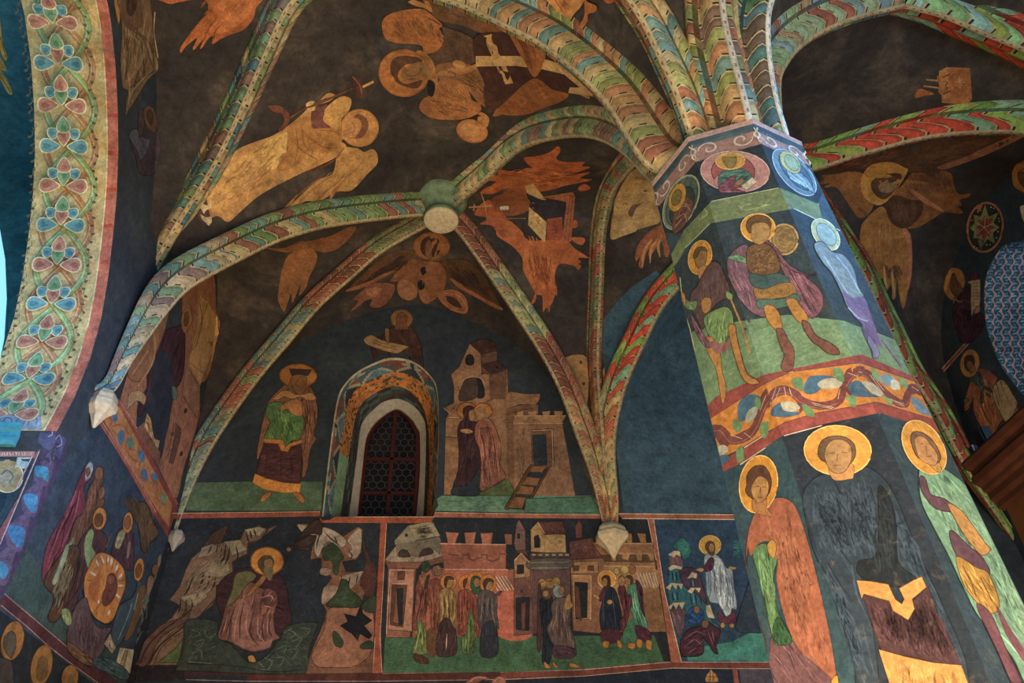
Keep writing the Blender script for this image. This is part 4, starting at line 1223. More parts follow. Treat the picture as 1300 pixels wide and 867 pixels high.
Z 320 215
- robe
P 4a2f24 640,850 670,810 730,780 800,790 830,840 850,900 850,1040 760,1060 640,1000 600,900
P 2e2420 600,860 640,830 620,900 590,900
- halo
E 8c5e30 748,748 56 50
R 6a441f 748,748 54 47 4
- face
P 74492a 725,730 750,715 775,735 772,775 780,800 715,800 722,770
- scroll
P a8804e 560,850 595,828 640,850 680,862 780,885 760,900 720,920 640,900 575,875
P 8a6238 665,800 685,800 685,865 670,860
S 6a4c30 3 600,850 660,872 740,890 / 600,865 660,885 730,902
''')
paint('''
# ---------- right hand vault
@ book_picture | bg | orange clasped book with a small cross painted on the dark vault to the right
Z 970 0
- cover
p a0602e 912,335 1030,340 1040,495 1020,518 932,488
p b5783c 875,355 915,335 932,490 890,515 888,470 875,450
p a86830 890,495 935,488 1025,492 1020,518 985,520 893,515
- clasps
s b88248 9 810,398 870,404 / 798,430 875,440
P a86830 868,378 880,395 875,420 865,400
P a86830 872,445 885,435 890,475 872,460
s 5a3018 5 893,388 930,370 / 895,470 932,455
S 6a3a1c 4 905,405 918,415 908,430 920,440 905,450
- cross_mark
s c08a50 5 978,388 980,440 / 955,410 1002,412
s c08a50 3 965,395 992,428 / 992,395 965,428
P a45e28 755,470 775,445 800,448 850,470 800,480 760,490
@ seraph_picture | bg | large golden brown seraph with drooping wings and a blurred face right of the pillar
Z 970 215
- wing
P 8a5420 270,75 300,50 290,30 350,25 380,20 440,10 520,30 560,80 540,200 480,245 440,200 400,140 360,90 300,90 330,70
P 9a6426 500,260 560,200 600,190 640,260 690,300 730,320 740,400 735,500 720,600 695,700 672,600 665,540 655,640 640,640 640,560 620,600 605,600 600,540 580,550 560,500 510,440 480,360 485,290
P 84501f 620,140 690,80 760,10 920,10 950,80 975,125 1030,120 1020,140 980,150 990,180 970,185 995,215 970,222 900,215 840,250 770,290 700,295 640,270 612,210
P 4c2f18 615,160 660,130 730,150 790,160 790,220 740,280 690,295 640,270 615,220
P 4c2f18 180,-20 300,-60 520,-160 680,-130 740,-80 720,-10 540,10 440,10 350,20 260,10
P 54351c 720,-60 800,-130 950,-150 1300,-210 1300,-190 1150,-100 900,-10 880,60 800,20 720,10
- pink_wing_edge
P b06a40 732,95 760,110 820,150 880,190 900,210 870,205 800,165 735,115
P b06a40 690,300 720,305 740,400 738,520 722,600 715,560 722,440 710,350
P 9a5f3a 870,-15 1000,-60 1150,-130 1300,-190 1310,-170 1150,-90 1000,-30 900,0
- feathering
H 2f1f14 4 90 80 80 625,150 790,160 740,280 640,265
H 3a2616 4 90 70 90 700,30 900,10 960,120 800,130 700,90
H 3a2616 4 60 -20 90 250,-30 520,-120 700,-100 720,-20 400,10
H 3a2616 4 80 -18 120 740,-50 960,-130 1240,-190 1100,-100 880,-20
H 2f1f14 4 60 70 60 600,470 690,480 690,560 620,560
H c08436 5 50 85 80 500,290 620,230 700,320 690,500 560,470
T b58a44 14 600,480 605,560 618,598 / 640,500 645,580 655,642
H 5a3a1c 4 50 50 60 440,180 500,200 560,190 520,240
- halo
P b57a28 483,60 510,0 560,-30 640,-35 700,-10 720,5 690,60 640,130 600,170 560,178 510,150 488,110
P 57381f 535,70 570,35 640,20 690,30 660,100 600,150 550,120
- face
E 8a6440 618,85 48 32 -15
@ angel_picture | bg | gold halo and brown face above the starry roundel, partly out of view
Z 1180 200 0.1384
P b5742a 760,130 790,70 840,40 900,35 900,310 850,312 790,280 758,220
P 6a4426 810,140 850,100 900,95 900,270 850,260 820,210
P c9b08a 830,450 867,435 900,440 900,620 860,580 835,500
@ roundel_picture | bg | oval star roundel ringed in red beside the splayed window
Z 1180 200 0.1384
- ring
E 9c5a34 510,640 168 235 8
R b9855c 510,640 166 232 6 8
- green_ground
E 2f322a 510,640 146 210 8
- star
p 8a8450 510,430 545,540 640,500 590,600 645,640 585,690 600,790 530,750 465,850 450,740 400,740 410,680 365,650 410,600 400,520 470,540
p 6a7048 465,740 440,760 470,850 500,770
T 8f3f26 44 510,640 512,580 510,530 / 510,640 545,590 570,555 / 510,640 560,640 600,640 / 510,640 540,690 560,725 / 510,640 505,700 500,765 / 510,640 465,690 432,725 / 510,640 470,640 430,640 / 510,640 475,600 450,570
s c8b890 5 500,640 515,540 / 500,640 590,605 / 500,640 570,720 / 500,640 440,700 / 500,640 440,600
- white_dots
E c8c4b0 445,495 6 6
E c8c4b0 470,485 6 6
E c8c4b0 590,465 6 6
E c8c4b0 565,455 6 6
E c8c4b0 635,560 6 6
E c8c4b0 638,585 6 6
E c8c4b0 630,680 6 6
E c8c4b0 615,735 6 6
E c8c4b0 410,815 6 6
E c8c4b0 435,830 6 6
E c8c4b0 525,800 6 6
E c8c4b0 555,800 6 6
@ prophet_picture | bg | haloed prophet in a wine red mantle lifting a written scroll beside the splayed window
Z 1180 300 0.1384
- mantle
P 402028 215,650 280,560 300,500 370,480 380,700 400,740 470,700 500,760 495,830 400,960 340,980 280,960 250,870 220,760
P 54282a 370,360 420,330 450,380 440,400 375,400
P 2c1c24 300,700 380,690 385,740 340,790
- halo
P a86c2c 130,470 150,370 190,300 240,288 300,320 325,400 318,460 270,540 215,585 160,550
- head
P 6a4428 190,420 210,350 230,340 260,410 300,470 310,500 280,520 250,560 210,520 190,470
S 3a2418 5 210,340 230,400 270,470 / 205,350 210,430 240,500 260,560
P 8a5a3c 225,560 260,580 310,600 265,610 240,590 220,620 215,600
- scroll
p b09068 350,415 380,405 465,395 468,590 455,660 400,700 385,740 378,600 382,440 355,430
s 6a5040 4 390,430 455,425 / 390,460 455,458 / 390,490 455,488 / 390,520 455,518 / 390,550 452,548 / 390,580 450,578 / 390,610 448,610 / 390,640 440,645
P 94684a 400,690 440,640 465,650 460,690 420,710
- folds
S 6a3438 6 290,580 370,600 380,640 / 250,690 320,740 350,800 / 280,640 370,665
@ saint_picture | bg | haloed saint in an orange robe holding pale stone tablets above the loft
Z 1180 400 0.1384
- robe
P a05a30 380,600 450,500 520,510 620,570 600,640 640,700 760,800 820,867 800,960 700,950 640,1000 600,1100 560,1200 500,1160 480,1060 430,950 400,870 400,760 360,860 320,870 330,750 360,660
P 8f4a34 450,500 520,500 600,560 560,610 500,580
- green_sash
P 3f4c40 360,570 440,520 480,570 500,640 560,680 570,710 500,680 490,800 470,800 470,680 430,640 380,600
P 3f4c40 515,710 560,730 555,760 515,735
P 3f4c40 570,830 590,805 595,812 575,835
P 55704c 320,770 350,765 355,790 320,800
- halo
E b5742f 370,442 90 130 8
R 8f5a22 370,442 86 126 4 8
- head
P 4a3022 320,400 350,370 400,375 415,430 400,480 360,515 325,480
P 8a5a34 345,430 380,420 405,460 420,510 380,540 365,500 345,480
- tablets
P b08a5c 590,650 640,600 680,600 720,650 760,720 805,800 790,860 740,960 700,980 670,940 600,800 580,700
S 7a5438 5 620,640 640,740 700,860 / 650,620 690,720 740,820
E 3a281c 615,635 7 7
E 3a281c 655,618 7 7
E 3a281c 700,632 7 7
- folds
S 7a3f22 6 400,600 440,700 420,800 / 480,640 500,760 520,860 / 540,600 600,700 640,840 / 400,760 370,820 330,860
% wall_right | bg
Z 1180 400 0.1384
- painted_border
p 8a3c2c 495,68 500,105 130,520 115,490
s c9a888 4 495,68 115,490 / 500,107 130,520
''')
paint('''
% wall_left | bg
- painted_ground
Z 0 430
p 33404a 560,430 490,400 120,867 -160,1250 -60,1260 320,1740 680,1740 900,1000 850,930
Z 0 647
p 394c48 120,180 300,400 560,640 640,700 640,867 470,867 -20,440 20,420 90,240
p 20262c -40,470 480,880 -40,900
- scroll_border
Z 0 430
p 8a4030 490,400 580,295 610,310 890,840 870,930 845,1000 770,880
p b0763c 515,400 582,335 600,345 860,830 845,945 790,865
H 7a4f2c 5 60 60 30 520,400 590,340 850,840 800,860
- border_leaves
P 4f6f80 590,470 615,455 622,500 605,530 590,510
P 5f8060 635,500 660,495 670,530 655,555 640,535
P 4f6f80 690,570 715,560 725,600 705,620
P 4f6f80 705,660 730,655 740,700 715,715
P 4f6f80 755,680 780,670 788,705 770,715
P 6a8a64 800,790 825,770 835,810 815,830
P 4f6f80 560,385 580,375 590,405 570,415
S a04a30 6 560,440 600,430 640,470 630,540 680,560 / 620,540 660,600 700,620 690,680 750,720 / 740,640 760,700 790,740 780,790 820,830 / 545,380 560,410 550,440
S b86a4c 5 680,640 730,640 750,690 730,730 / 760,740 800,750 810,800 790,840
- edge_line
s a0563c 12 490,405 540,480 650,650 770,870 / 585,300 700,480 800,640 888,830
S c89a78 3 500,400 560,490 660,650 780,868 / 600,310 700,470 810,640 880,790
- lower_border
Z 0 647
p 4f2c30 0,430 20,420 120,510 340,680 600,867 480,867 250,690 0,475
s a0807a 4 5,478 130,580 240,680 330,750 490,867 / 22,420 340,690
Z 0 647
s a04c34 12 842,190 790,330 740,510 690,700 640,867
s c09070 3 835,190 780,330 732,510 682,700 630,867
@ prophet_picture | bg | dark red robed figure in a pinkish tower framed on the narrow left lunette
Z 0 430
- tower
P 9a6440 920,-300 1060,-340 1085,-130 1100,-80 1090,-20 1040,190 1000,235 1000,380 920,650 880,800 800,640 815,560 860,330 910,100
p b5874c 1000,-220 1035,-190 1090,-100 1095,-30 1080,10 1000,235 945,120 985,-60
p 9a6a4c 930,130 1000,240 1000,350 985,400 910,280
p a4694a 900,290 990,400 930,600 870,800 790,640 830,560 870,430
p 6a4638 880,420 905,450 900,500 865,630 845,620 870,500
p 97603f 640,170 700,60 750,140 740,240 690,310 680,440 600,300
p 7f5538 680,450 720,420 800,570 795,640
- robe
P 44262a 830,-40 880,-60 920,-60 925,60 915,180 880,250 850,240 860,100 800,60 760,90 770,200 740,320 700,390 690,350 730,280 740,160 780,20
P 2f3236 760,80 810,60 860,100 860,230 850,400 830,480 790,510 750,500 760,400 730,350 760,200
p b0824c 735,370 755,400 770,500 800,510 790,550 720,440
P 5f6a50 860,240 885,250 885,300 865,300
- halo
P a07034 920,-30 905,-90 920,-140 945,-155 965,-110 950,-60
P 74492c 920,-80 925,-130 940,-130 945,-90 930,-60
- scroll
P a07a4c 650,270 700,260 730,290 720,330 690,310 650,340 635,360 640,310
- mortar_lines
s 6f4a34 3 1040,-180 960,60 / 950,120 1040,190 / 985,400 920,290 / 800,640 940,420 / 835,560 905,330
E 3a2822 928,360 8 14 15
E 3a2822 862,476 8 14 15
E 3a2822 907,575 8 14 15
S 6f4a34 5 1000,-180 1010,-80 980,40 / 870,420 840,600
@ staff_picture | bg | golden shaft and folds painted just right of the left wall bracket
Z 0 430
P 8a5c38 690,40 770,-140 860,-240 830,-60 770,100 720,200 660,210 640,160
S b07c44 8 700,60 760,-60 770,100 690,240 / 660,180 740,60
''')
paint('''
# ---------- dormition scene on the left wall, each figure its own
@ mourner_picture | bg | veiled mourner in dark red at the far left of the crowded left wall scene
Z 0 430
P 6a3038 330,867 390,720 420,650 445,615 465,640 455,700 420,740 430,867 400,1010 330,1150 270,1240 210,1200 240,1020
P 8a9088 430,640 450,615 466,635 458,680 430,710 425,680
P 7a4c34 430,655 445,645 450,670 436,690
S 8a4a4c 6 380,760 340,867 290,980 240,1120 / 400,760 370,900 310,1040
@ mourner_picture | bg | brown cloaked mourner with bowed head beside the dark red mourner
Z 0 430
P 604230 420,867 440,760 470,700 495,640 515,660 515,720 490,780 520,800 520,830 470,900 430,1100 380,1260 330,1240 360,1100 350,1000 380,900
E 7d5434 495,672 19 30 10
E 7d5434 508,770 14 28 10
H 3f2c24 5 40 100 90 430,800 500,780 450,1000 380,1200 350,1150
P 7f8a5c 340,1030 370,1000 300,1180 280,1220 265,1210
@ apostle_picture | bg | haloed apostle with a green sleeve bending toward the oval glory
Z 0 647
- robe
P 4a3030 430,110 470,70 500,100 530,130 530,200 480,230 450,300 420,350 400,400 380,480 340,520 300,470 330,340 380,200
- green_sleeve
P 7f8f5c 430,130 455,95 470,120 460,180 480,225 470,290 445,305 425,240 420,180
- halo
E b5742c 498,45 34 56 8
E 6a4428 494,52 22 34 8
@ apostle_picture | bg | haloed apostle with pale collar and striped sleeve above the oval glory
Z 0 647
- robe
P 4a3034 560,200 580,130 610,90 660,110 670,200 660,300 620,290 590,240 560,230
P 8c8460 575,180 590,120 625,95 628,125 600,190 585,195
P 7a6458 640,165 655,165 645,240 632,235
- halo
E b5742c 640,65 24 52 6
E 7a4e2c 638,65 16 34 6
S 6a4c38 6 560,120 530,190 / 700,90 720,160 730,230
@ tree_picture | bg | brown feathery tree painted at the top of the crowded left wall scene
Z 0 647
P 54402c 700,-40 740,-20 760,40 790,100 790,130 740,180 735,220 710,200 700,140 690,80 660,20
P 6a5034 720,90 770,80 790,120 750,150
H 7a5c38 5 50 80 50 600,-60 740,-40 790,130 730,200 690,60
H 54402c 6 40 70 70 580,-60 700,-80 720,60 640,10
@ glory_picture | bg | orange oval glory with white rays around a seated child like soul
Z 0 647
- oval
P b5742f 420,380 430,320 480,225 530,218 580,250 620,300 628,380 600,460 570,540 530,570 490,560 450,500 425,440
- rays
T c8b89c 12 505,230 520,270 / 560,240 555,280 / 590,275 575,310 / 612,320 590,345 / 620,380 590,380 / 600,440 575,420 / 540,230 540,265 / 450,310 480,330 / 480,440 500,470 / 550,500 540,530 / 480,250 495,290
S 4a2c20 3 500,235 515,280 / 535,230 535,280 / 570,250 560,300 / 600,290 580,320 / 622,350 590,360 / 430,350 480,360 / 440,420 490,400 / 470,510 510,460
P a05c28 440,400 480,330 500,300 500,400 480,470
- child
P 6a3c30 540,330 570,320 585,360 580,420 550,470 520,480 510,440 530,380
E 8a5440 555,350 20 24
S 4a2c24 5 530,430 550,460 575,420 / 535,400 560,410
S 20242c 9 415,400 430,480 470,540 530,575 560,570
@ bier_picture | bg | purple brown pleated bier cloth beneath the oval glory
Z 0 647
P 5a4648 380,480 430,440 460,540 500,590 560,590 530,640 520,700 490,740 470,790 400,760 340,690 340,600
H 7a6464 4 70 95 110 380,500 460,560 540,600 480,760 370,680
H 3f3034 4 50 95 110 380,500 460,560 540,600 480,760 370,680
@ apostle_picture | bg | crouching apostle in blue green beside the bier
Z 0 647
P 3f5058 600,480 660,440 680,400 690,350 710,380 690,480 660,560 620,640 580,690 550,650 570,560
P 6a5034 690,400 730,380 720,470 690,560 650,640 620,650 660,540
- halo
E b8782c 695,300 24 58 8
E 7a4e2c 693,305 15 36 8
- robe_lights
S 6f8a88 5 660,470 630,560 590,650 / 690,420 670,500
@ mourner_picture | bg | pale robed kneeler in the lower right corner of the crowded left wall scene
Z 0 647
p a89478 520,670 550,620 580,690 560,720
p b8a888 600,690 670,700 650,820 580,770
p 94805c 625,700 640,705 620,790 600,780
P 6a4c34 340,660 400,700 470,760 440,780 350,720
P 3f5254 480,740 560,750 640,810 630,850 540,820 470,780
@ apostle_picture | bg | two gaunt faces with raised hands along the red corner line of the left wall
Z 0 647
P 8a6a50 740,340 760,330 770,360 750,420 730,490 710,480 730,410
P 8f7458 790,240 805,225 805,260 790,290
E 7a5438 775,300 16 28 10
P 5f6a5c 730,420 745,440 730,480 718,470
H a08c70 4 24 105 60 700,480 760,340 740,560 680,680
@ mourner_picture | bg | brown robed standing mourner with an olive sleeve left of the bier
Z 0 647
P 4f3828 220,360 300,230 350,180 400,200 380,330 330,480 280,560 240,540 270,440
P 7f8a58 310,500 345,500 360,560 340,580 315,550
P 84906c 345,190 330,180 290,290 262,360 280,370 320,280
H 6f4c30 5 40 105 90 250,360 360,200 370,330 280,520
# ---------- lower register halos
@ saint_picture | bg | largest dull gold halo around a dark face in the bottom left corner | 
Z 0 647
- halo
E 8a5c28 62,655 56 100 12
P 4c4438 20,640 50,610 75,620 80,680 60,740 40,730 20,690
- shoulders
P 3a3430 -20,760 10,740 60,770 60,900 -30,900
@ saint_picture | bg | middle of the three dull gold halos along the bottom left border
Z 0 647
- halo
E 8c6230 208,780 52 106 12
P 6a5030 190,750 220,730 240,760 235,830 200,860 180,830
@ saint_picture | bg | smallest dull gold halo nearest the wall corner at the bottom left
Z 0 647
- halo
E 8c6030 350,840 42 64 8
P 6f5230 340,830 365,830 370,880 335,880
# ---------- chancel jamb
% trim | bg
- leaf_strip
Z 0 440 0.3692
p 42384f 150,240 232,330 215,400 75,730 -10,900 -60,900 -60,780 100,500 145,350
p 4a4a66 145,245 230,320 205,385 130,330
S 8a8098 4 160,290 175,275 180,300 165,310 / 190,320 205,305 212,335 195,345
P 5c4a60 118,420 150,385 185,355 180,430 160,480 120,460
P 3f7f94 120,415 140,410 165,420 165,465 145,450 125,445
P 5c4a60 75,520 110,480 150,460 135,530 120,585 80,570
P 3f7494 80,515 105,505 130,520 120,570 95,555
P 5c4a60 20,630 60,590 105,570 90,650 70,705 30,690
P 3a6c90 25,625 50,615 85,630 75,690 45,675
P 5c4a60 -20,740 10,700 55,680 40,760 20,820 -20,800
P 3f7490 -20,750 10,740 30,770 10,800
- inner_border
p 7a4a4a 115,375 140,350 20,640 -20,700 -20,620
s b8a0a8 3 112,375 50,500 0,600 / 135,360 0,680
- scroll_band
p 8a9098 -10,235 140,232 145,285 -10,285
S 5a6468 4 5,270 20,245 40,250 35,268 / 50,270 65,245 85,250 80,268 / 95,270 108,245 128,250 122,268
- lettering_band
p 94685c -10,360 120,360 118,378 -10,378
s d0c0b0 2 8,364 8,374 / 14,364 18,374 / 26,364 24,374 / 32,364 38,374 / 45,364 45,374 / 52,364 60,364 / 56,364 56,374 / 66,364 64,374 / 74,364 80,374 / 86,364 86,374
@ medallion_picture | bg | pale gold circular halo painted inside the chancel at the far left edge
Z 0 440 0.3692
p 2a3c44 -10,385 118,385 60,520 -10,640
p 9aa49c 60,380 112,380 90,420 50,420
E 9a8254 25,445 56 58
R c8c0a0 25,445 54 56 4
E 8f8468 25,450 30 32
S 5a5444 4 5,440 25,425 45,445 30,470
P 1f3540 -10,520 20,510 5,560 -10,570
''')
paint('''
# ---------- back wall, upper register
% wall_back | bg
- green_ground
Z 320 430
p 4f6448 -330,720 -30,715 90,715 355,715 345,860 -330,860
p 5f7f64 915,785 1300,785 1700,785 1770,860 1770,880 915,860
H 3a4c3c 4 120 0 40 -200,730 350,730 340,850 -200,850
H 2f4438 4 120 0 30 960,800 1600,800 1700,870 960,850
- blue_ground
Z 640 430
p 3a5462 470,-60 560,-180 640,-260 760,-340 900,-200 1100,0 1418,300 1418,867 600,880 540,400
- register_ground
Z 0 647
p 24292f 870,40 1320,35 2690,40 3250,35 4600,40 4600,850 4600,1000 600,1000 640,790
Z 640 647
p 2b4358 752,48 2200,58 2200,790 1380,765 890,765 820,500
- red_border
Z 320 647
p 8f4a34 -410,18 340,10 342,33 -400,45
p 93492f 340,38 350,35 910,38 895,68 340,65
p 9a5a44 915,12 1300,20 1760,25 1765,45 1300,42 905,38
s c2a078 3 345,36 912,36 / -400,18 340,10 / 915,14 1300,20 1760,27
p 9c5a40 1830,20 2500,25 3500,32 3500,55 2500,48 1850,42
s d0b898 4 1830,20 2500,26 3500,33 / 1850,44 2500,50 3500,57
p 8f4730 643,68 672,68 640,560 652,815 605,820 612,640
s c2a078 3 645,68 615,640 605,815 / 672,68 648,500 640,640 650,815
Z 640 647
p a05c44 718,45 748,48 820,500 888,765 850,775 835,760 760,250
s d8c0a0 3 718,45 760,250 838,765 / 748,48 800,400 888,765
- lower_border
Z 0 647
p 3f2428 660,775 950,775 1300,790 1300,830 650,830
Z 320 647
p 4a2620 -30,825 270,818 620,818 900,815 1300,815 1300,850 900,858 400,860 -20,858
s a08070 3 -330,850 0,858 600,858 1300,848
s 9a7058 3 650,820 900,815 1300,808
Z 640 647
p 6f3a30 -20,812 300,805 800,760 890,765 1380,765 2200,790 2200,815 1380,792 900,795 840,790 400,830 -20,848
s c0a090 3 -20,850 400,832 840,792 1150,795 1380,795 / -20,812 400,800 830,762 / 890,762 1380,762
p 80463a 1140,795 1165,795 1180,900 1155,900
Z 640 647
p 202836 100,860 840,800 1140,800 1150,900 100,900
p 4a4550 1175,800 1400,795 1400,900 1190,900
- dark_band
Z 0 647
p 241c20 650,780 930,780 920,850 640,867
@ dome_picture | bg | tip of a small gilded dome poking into the lowest border right of centre
Z 640 647
P a87a4c 1012,830 1030,805 1035,795 1040,805 1062,830 1068,860 1010,860
S 5a3c28 4 1012,835 1065,835 / 1030,810 1030,860 / 1045,810 1045,860
@ curl_picture | bg | pinkish curling locks cut by the bottom edge beneath the group of women saints
Z 320 647
P 7f4c40 1070,867 1100,838 1150,830 1190,845 1160,850 1120,867
P 8a5648 1200,867 1225,835 1260,840 1265,867
S b08070 4 1090,860 1120,840 1170,842 / 1210,860 1235,840 1258,850
# ---------- king left of window
@ saint_picture | bg | bearded haloed king in a green tunic and wine skirt left of the lancet window
Z 320 430
- cloak
P 7a5038 100,290 160,230 200,200 280,230 320,300 325,400 310,480 320,500 290,560 275,660 250,690 240,560 80,400 60,480 30,600 25,560 50,440 70,340
P 855a3e 60,400 95,420 60,520 30,600 28,560
- green_tunic
P 53703f 85,325 150,318 160,350 210,380 260,395 240,500 200,510 165,540 150,515 60,510 90,420 68,380
- wine_skirt
p 4a2b2c 60,515 150,520 165,560 245,520 250,560 245,640 240,725 120,710 20,680 40,590
- gold_trim
p b0702a 60,500 155,505 165,545 185,525 250,502 250,520 195,540 180,565 145,560 130,525 60,520
p b8782c 15,675 80,700 160,720 245,725 240,770 160,772 60,755 2,720
- collar
P b07c44 105,300 150,262 185,260 250,265 300,275 320,300 280,310 240,290 200,300 160,290 130,305
P a87040 140,345 190,310 240,310 260,350 245,385 200,375 180,350 150,360
- halo
E a8692c 230,185 95 62 2
R 80501f 230,185 92 58 5 2
p 40302a 185,150 298,155 280,185 250,180 200,185
- head
P 7d542e 190,210 205,185 235,178 270,190 275,230 285,265 240,280 200,270 180,250
S 5a3a20 4 195,220 205,260 225,275 / 262,220 268,250 250,275 / 215,215 232,212 / 225,235 240,236
- feet
P a06830 40,810 60,775 95,768 90,785 60,812
P a06830 205,775 235,772 262,800 258,820 235,812
- folds
T 3f5a34 8 95,420 120,470 110,505 / 200,400 185,460 165,530 / 150,400 150,450 130,500
T 6f8a50 7 170,390 165,450 150,500 / 220,400 215,460
T 36201f 6 140,540 145,620 140,705 / 190,550 200,640 195,720 / 80,540 70,620 60,690
S 5f3a28 5 280,300 290,400 280,500 / 250,300 255,380
# ---------- tower and embracing pair
@ tower_picture | bg | tall beige gate tower with a belfry painted right of the window
Z 320 430
- walls
p 8a6242 970,340 1030,310 1160,290 1300,265 1370,275 1440,275 1440,300 1420,330 1420,760 1280,770 960,780 970,400 985,370
p 755035 1270,350 1340,330 1430,330 1430,620 1500,780 1280,780
p 966a46 995,180 1040,135 1090,25 1145,75 1150,180 1185,165 1275,150 1280,270 1170,315 1010,320 1010,240
p 6a4834 1145,75 1225,60 1225,130 1275,150 1270,300 1190,300 1185,180 1150,170
- openings
P 2c2825 1070,90 1090,78 1108,95 1106,128 1072,128
P 25252a 1125,200 1145,205 1160,240 1160,290 1125,290
P 4a3a30 1040,250 1060,210 1100,195 1125,200 1125,290 1040,310
- roof
p 4a3026 1090,25 1130,5 1175,0 1220,25 1225,60 1145,78
p 4a3028 1145,130 1225,110 1280,150 1195,178
- cornice_lines
s 5a3f2c 4 985,370 1030,325 / 975,400 1030,400 / 970,490 1030,495 / 1265,420 1440,420
s b08a60 4 975,395 1035,395 / 970,485 1035,488 / 960,345 990,375
s 5a3f2c 3 1005,245 1038,245 / 1160,245 1190,245 / 1005,255 1038,255 / 1160,255 1190,255
S b08a60 4 1040,250 1060,205 1100,190 1145,200 1165,245
H 5f4230 3 50 -5 50 1290,340 1420,340 1420,600 1300,700
H 3a2620 3 40 30 24 1150,130 1240,115 1270,150 1200,172
H 3a2620 3 40 20 24 1100,25 1210,20 1215,55 1145,70
p 8a6040 985,-20 1030,-20 1030,-20 985,-20
@ woman_picture | bg | dark wine cloaked haloed woman embraced before the beige tower
Z 320 430
- halo
E a8682a 1075,360 52 44
R 7a4c1f 1075,360 49 41 4
- cloak
P 3c2526 1055,355 1080,335 1110,345 1110,380 1100,410 1150,420 1150,450 1110,470 1120,520 1138,570 1142,640 1060,740 1005,750 1030,660 1035,560 1028,470 1040,420 1060,400
- blue_hem
P 2c3238 1142,630 1145,720 1135,782 1005,780 1010,740 1070,735 1110,690
- face
P 9a6c40 1085,365 1110,355 1118,380 1108,410 1088,405
- hand
P a87848 1043,455 1080,450 1105,465 1080,475 1050,468
@ man_picture | bg | pink robed haloed man embracing the wine cloaked woman
Z 320 430
- halo
E a8682a 1155,362 48 42
R 7a4c1f 1155,362 45 39 4
- robe
P 8a5440 1115,440 1140,405 1175,395 1205,420 1230,480 1245,560 1240,630 1270,690 1230,720 1190,745 1140,755 1145,640 1138,560 1115,500
- face
P 94683c 1120,355 1150,340 1168,370 1155,400 1130,408 1118,385
P 7d6a4c 1135,335 1165,345 1170,390 1190,410 1160,400 1155,360
- folds
T 5f3428 6 1180,430 1195,520 1180,620 / 1200,470 1215,560 1210,660 / 1150,480 1165,560 1160,680 / 1130,450 1180,445 1200,460
T a87058 6 1165,440 1180,540 1170,650 / 1215,500 1225,600 1235,690
@ hill_picture | bg | small olive hillock behind the embracing pair
Z 320 430
P 56603a 1140,780 1180,750 1240,720 1275,700 1300,740 1300,782
H 3a4428 3 30 20 20 1180,760 1270,710 1295,775
@ tower_picture | bg | crenellated cream tower with a wooden ladder painted beside the rib cluster
Z 640 430
- walls
p 8a6244 45,425 290,420 330,640 355,785 50,785 50,600
p a07450 50,385 310,385 290,420 45,425
p 7d583e 215,455 245,455 250,640 215,640
- crenels
p a07650 62,365 98,360 95,385 62,385
p a07650 120,365 165,360 160,385 122,385
p a07650 190,365 232,360 225,385 195,385
p a07650 248,362 295,360 290,385 255,385
- doorway
p 6f4c34 135,455 240,450 240,640 140,640
p 2b3438 142,482 208,480 215,630 150,635
- lines
s b88a60 4 45,385 310,385 / 45,425 295,422 / 138,460 240,455 / 240,455 245,640
H 6f4c36 3 30 85 50 60,440 130,440 130,760 60,760
H b08a64 4 30 85 60 250,500 300,500 340,770 160,770
@ ladder_picture | bg | brown ladder like stair leaning against the crenellated tower
Z 640 430
- rails
p 5a3c24 132,625 150,635 20,855 0,850
p 5a3c24 215,640 235,632 108,858 88,855
- steps
p 2a3034 140,650 215,650 95,850 20,850
p 7a5230 145,635 210,640 190,668 130,665
p 7a5230 115,690 180,698 165,735 90,728
p 7a5230 85,735 150,742 140,780 60,775
p 7a5230 50,790 110,795 90,850 20,845
s 4a2f1c 3 130,667 190,670 / 92,730 165,737 / 60,777 140,782
@ pillar_picture | bg | cream painted pier block with small round holes between the rib springings
Z 640 430
P a87c48 295,100 415,97 415,330 400,300 370,230 340,160
P a87c4c 495,150 540,145 520,240 510,290 498,260
E 5a3c24 385,118 9 9
E 5a3c24 398,225 9 9
@ grass_picture | bg | strip of dark green meadow behind the ladder foot and the rib bracket
Z 640 430
p 4f7058 110,800 440,790 480,870 100,870
H 33483c 4 40 0 30 130,805 430,800 460,860 120,862
''')
